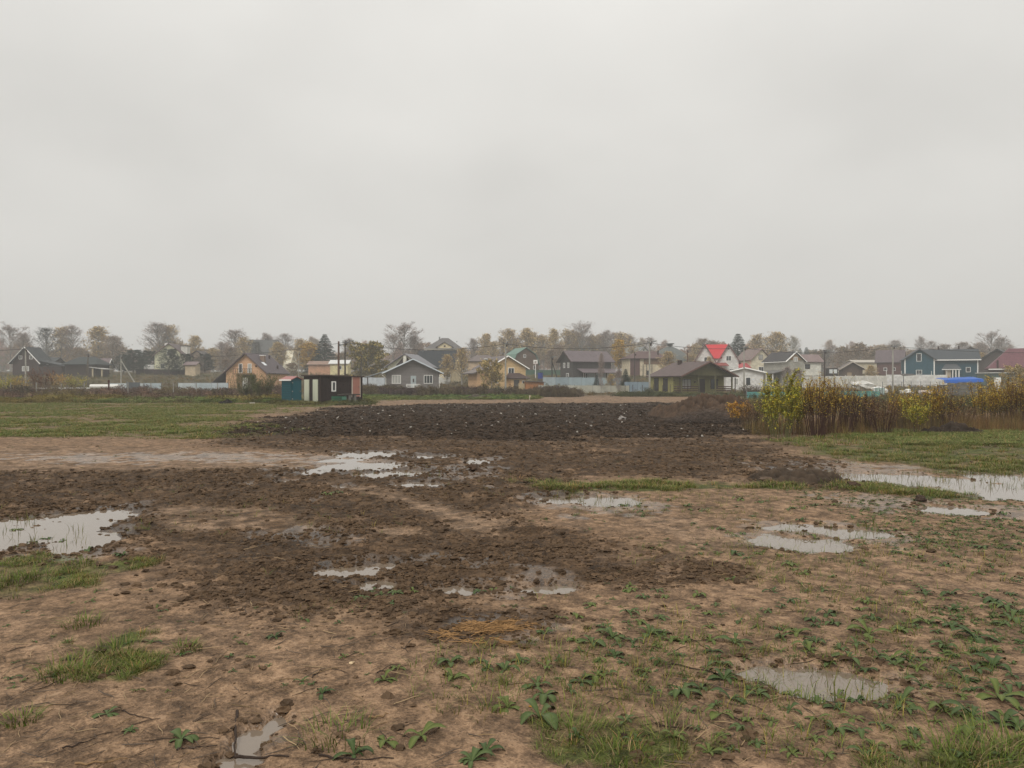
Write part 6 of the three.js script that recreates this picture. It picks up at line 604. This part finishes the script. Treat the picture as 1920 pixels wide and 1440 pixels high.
function tree(kind, px, d, topPy, label, wide = 1, group = 'village trees') { const g = new THREE.Group(), x = gx(px, d), y = gy(x, d), s = (hy(topPy, d) - y) / 10, [T, C] = KIND[kind]; const a = new THREE.Mesh(T, barkMat), b = new THREE.Mesh(C, crownMat); a.name = 'trunk'; b.name = 'crown'; g.add(a, b); g.position.set(x, y - 0.1, -d); g.scale.set(s * wide * 1.25, s, s * wide * 1.25); g.rotation.y = px * 1.7; tag(top(g, NAMES[kind]), label, 'tree', group); }
[['open', 20, 255, 615, 'wide bare pinkish tree behind the dark timber house'], ['bare', 44, 250, 625, 'slim bare birch over the ridge of the dark timber house'], ['darkbare', 88, 250, 614, 'dark bare alder between timber house and outbuilding'], ['gold2', 116, 260, 613, 'tall thinning golden birch over the low dark outbuilding'], ['bare', 136, 258, 611, 'bare birch beside the thinning golden birch', 0.85], ['gold', 186, 262, 612, 'tall pale golden birch over the mauve-roofed cottage', 1.15], ['brown', 212, 256, 629, 'rounded brown birch beside the pale golden one', 1.2], ['pine', 232, 205, 664, 'dark pine beside the mauve-roofed cottage', 1.0], ['pine', 250, 200, 655, 'tall dark pine beside the braced concrete pole', 1.0], ['pine', 281, 210, 657, 'pine hard against the wall of the cream gabled house', 0.9],
  ['pine', 317, 195, 653, 'broad dark pine in front of the cream gable', 0.8], ['pine', 347, 196, 662, 'second dark pine in front of the cream house', 0.75], ['bare', 298, 265, 606, 'very tall bare birch behind the cream gabled house', 1.15], ['gold2', 316, 268, 610, 'tall half golden birch behind the cream chimney', 0.9], ['gold', 365, 262, 629, 'small golden birch behind the taupe house', 0.9], ['pine', 384, 215, 662, 'pine over the tiny shed', 0.9], ['bare2', 414, 250, 640, 'bare birch behind the long eaves of the orange house'], ['bare', 440, 258, 619, 'tall bare birch behind the orange house', 1.15], ['gold2', 456, 250, 632, 'half golden birch behind the orange gable'], ['brown', 424, 190, 672, 'brown leafless tree beside the orange house', 1.4], ['darkbare', 470, 262, 636, 'dark alder behind the orange chimney', 0.9], ['darkbare', 482, 255, 640, 'second dark alder behind the orange chimney', 0.8],
  ['bare2', 500, 290, 624, 'bare birch behind the grey mansard house'], ['bare', 533, 290, 626, 'bare birch over the mansard chimney'], ['gold', 521, 225, 641, 'yellow birch covering the mansard wall', 1.3], ['gold2', 566, 235, 636, 'golden birch between mansard and spruce', 1.3], ['amber', 578, 215, 642, 'olive amber birch before the spruce', 1.2], ['thicket', 548, 190, 680, 'brown shrubby tree beside the mansard garden', 1.2], ['spruce', 609, 215, 625, 'tall dark spruce behind the terracotta shed', 1.15], ['bare2', 656, 255, 634, 'bare birch behind the twin timber poles'], ['willow', 690, 168, 646, 'big round olive willow beside the grey clapboard house', 0.72],
  ['open', 757, 240, 613, 'huge bare pinkish tree behind the grey clapboard house', 1.05], ['open', 738, 245, 630, 'wide bare tree joined to the huge one', 0.8], ['bare2', 778, 240, 628, 'drooping bare tree beside the tall cream house', 1.1], ['gold', 790, 230, 668, 'low olive tree beside the tall cream house', 1.4], ['gold', 838, 158, 664, 'small olive yellow birch before the charcoal roof', 0.9], ['gold2', 866, 157, 652, 'larger olive yellow birch before the charcoal roof', 0.95], ['bush', 922, 128, 678, 'big olive brown bush in front of the peach house', 0.62],
  ['bare2', 888, 270, 634, 'bare birch behind the charcoal roof'], ['gold', 911, 265, 625, 'golden birch behind the brown hipped house', 0.9], ['gold2', 952, 262, 617, 'tall golden birch behind the peach house ridge', 1.05], ['bare2', 944, 268, 632, 'bare birch behind the concrete pole'], ['gold', 988, 262, 615, 'tall golden birch behind the green-roofed barn', 0.95], ['gold2', 997, 268, 622, 'second golden birch behind the green-roofed barn'], ['gold2', 1020, 265, 628, 'thin golden birch beside the barn ridge', 0.8], ['gold', 1038, 262, 616, 'pointed golden birch between barn and chalet', 0.85], ['brown', 1034, 230, 655, 'brown birch above the green fence', 1.2], ['brown', 1047, 235, 645, 'dense brown birch beside the dark chalet'],
  ['gold2', 1068, 280, 618, 'golden birch behind the chalet gable'], ['open', 1090, 278, 611, 'broad pinkish birch behind the chalet roof', 0.85], ['brown', 1110, 285, 630, 'brown birch behind the chalet roof end'], ['bare2', 1137, 275, 619, 'tall bare birch behind the chalet veranda'], ['amber', 1161, 200, 636, 'bright amber birch between chalet and two-tone house', 0.85], ['gold2', 1168, 262, 624, 'golden birch behind the amber one', 1.1], ['bare2', 1179, 270, 627, 'bare birch behind the two-tone house'], ['bare', 1219, 300, 633, 'far bare birch behind the concrete pole with double bracket', 0.8], ['gold', 1252, 180, 658, 'yellow birch in front of the dome roof', 1.3], ['gold2', 1295, 205, 664, 'yellow brown tree beside the dome roof', 1.4], ['brown', 1316, 285, 634, 'brown tree behind the red roof', 1.2], ['brown', 1335, 290, 638, 'second brown tree behind the red roof', 1.2], ['gold', 1330, 172, 668, 'thin yellow birch before the white red-roofed house', 0.8],
  ['spruce', 1384, 235, 624, 'dark spruce behind the red roof', 1.25], ['gold2', 1420, 275, 627, 'pale golden birch behind the peach-brown roof', 1.1], ['gold', 1455, 265, 622, 'tall pinkish golden birch over the grey stucco house', 1.1], ['bare', 1438, 280, 632, 'bare birch beside the tall pinkish one'], ['bare2', 1477, 143, 686, 'leafless shrubby tree before the grey stucco wall', 1.1], ['thicket', 1495, 141, 690, 'grey twiggy bush against the grey stucco wall', 0.6], ['spruce', 1500, 330, 652, 'far spruce tip above the grey stucco roof', 0.9], ['spruce', 1512, 335, 650, 'far spruce tip above the dusty pink roof', 0.9], ['spruce', 1530, 330, 654, 'another far spruce tip above the dusty pink roof', 0.9], ['darkbare', 1550, 260, 655, 'dark alder beside the pole with small lamp'], ['bare', 1562, 300, 648, 'far bare birch behind the pavilion'], ['thicket', 1583, 240, 649, 'brown rounded tree behind the pavilion', 0.8], ['thicket', 1612, 235, 643, 'larger brown rounded tree behind the pavilion', 0.8], ['thicket', 1640, 240, 655, 'brown tree behind the long cream shed', 0.9], ['thicket', 1660, 235, 656, 'olive brown tree beside the block wall pole', 0.8], ['gold', 1633, 150, 684, 'small yellow tree behind the white piles', 1.2], ['bare', 1678, 300, 638, 'bare birch behind the block wall pole'], ['bare2', 1726, 300, 630, 'thin bare birch above the blue house ridge', 0.7], ['brown', 1770, 310, 645, 'far brown tree over the blue house wing', 1.3], ['brown', 1806, 310, 641, 'far golden brown tree beside the broad brown house', 1.3],
  ['open', 1858, 280, 627, 'wide bare wind-bent tree behind the dark barn', 0.9], ['bare', 1880, 285, 634, 'bare birch beside the wind-bent tree'], ['gold', 1840, 200, 660, 'olive yellow tree before the broad brown house', 1.2], ['bush', 1905, 112, 688, 'green bush in front of the green garage', 0.6], ['spruce', 1119, 141, 701, 'young spruce beside the beige sheet fence', 0.8], ['spruce', 1173, 128, 690, 'young spruce beside the two-tone house', 0.9], ['bare2', 1160, 118, 690, 'thin leafless tree before the beige sheet fence', 0.7], ['bare2', 1127, 119, 660, 'slender white-stemmed bare birch at the beige fence', 0.35], ['gold', 1145, 121, 700, 'small half bare tree before the beige fence', 1.2],
  ['thicket', 70, 235, 660, 'brown tree peeping behind the dark timber roof', 0.8], ['thicket', 150, 250, 652, 'brown tree behind the dark pavilion', 0.8], ['gold2', 400, 245, 652, 'pale golden tree beside the long orange eaves', 1.2], ['brown', 432, 215, 650, 'brown tree rising behind the orange eaves', 1.2], ['gold2', 590, 240, 655, 'olive yellow tree behind the terracotta shed', 1.1], ['thicket', 640, 235, 662, 'brown tree between the twin poles and the willow', 0.8], ['gold2', 925, 255, 640, 'pale golden tree between brown hipped roof and peach ridge', 1.0], ['brown', 968, 270, 632, 'brown birch between peach ridge and barn', 1.0], ['bare', 1010, 275, 630, 'bare birch beside the barn roof', 1.0], ['gold2', 1082, 285, 622, 'half golden birch over the middle of the chalet roof', 1.1], ['gold2', 1122, 280, 628, 'pale golden birch over the chalet roof end', 1.1], ['bare', 1150, 285, 624, 'bare birch beside the amber birch', 1.0], ['gold2', 1186, 240, 650, 'yellow tree behind the brown hipped ridge', 1.0], ['gold2', 1305, 265, 645, 'golden tree between dome and red roof', 1.0], ['thicket', 1540, 270, 656, 'brown tree behind the dusty pink roof', 0.8], ['thicket', 1690, 280, 650, 'hazy brown tree behind the mauve timber house', 0.8], ['bare', 1745, 310, 640, 'far bare birch over the blue roof', 0.9], ['brown', 1838, 300, 642, 'far brown tree beside the wind-bent tree', 1.1],
].forEach(t => tree(...t));
{ // far wood behind the village: one mass
  const r = RNG(88); for (const [kind, name, label, n] of [['thicket', 'far_wood', 'hazy brown wood closing the view behind the village', 260], ['bare2', 'far_birch_wood', 'hazy bare birch wood behind the village', 130]]) { const L = []; for (let i = 0; i < n; i++) { const d = 310 + 130 * r(), px = -250 + 2450 * r(), x = gx(px, d); L.push({ x, y: gy(x, d) - 0.3, z: -d, ry: r() * 6.28, s: (kind === 'thicket' ? 1.0 : 1.25) * (0.75 + 0.5 * r()), sx: kind === 'thicket' ? 1.2 : 1, c: [1.1 + 0.4 * r(), 1.1 + 0.2 * r(), 1.1] }); } inst(name, label, 'wood', mergeGeometries(KIND[kind]), crownMat, L); }
}
scene.traverse(o => { if (o.isMesh) { o.castShadow = true; o.receiveShadow = true; } });
renderer.render(scene, camera);
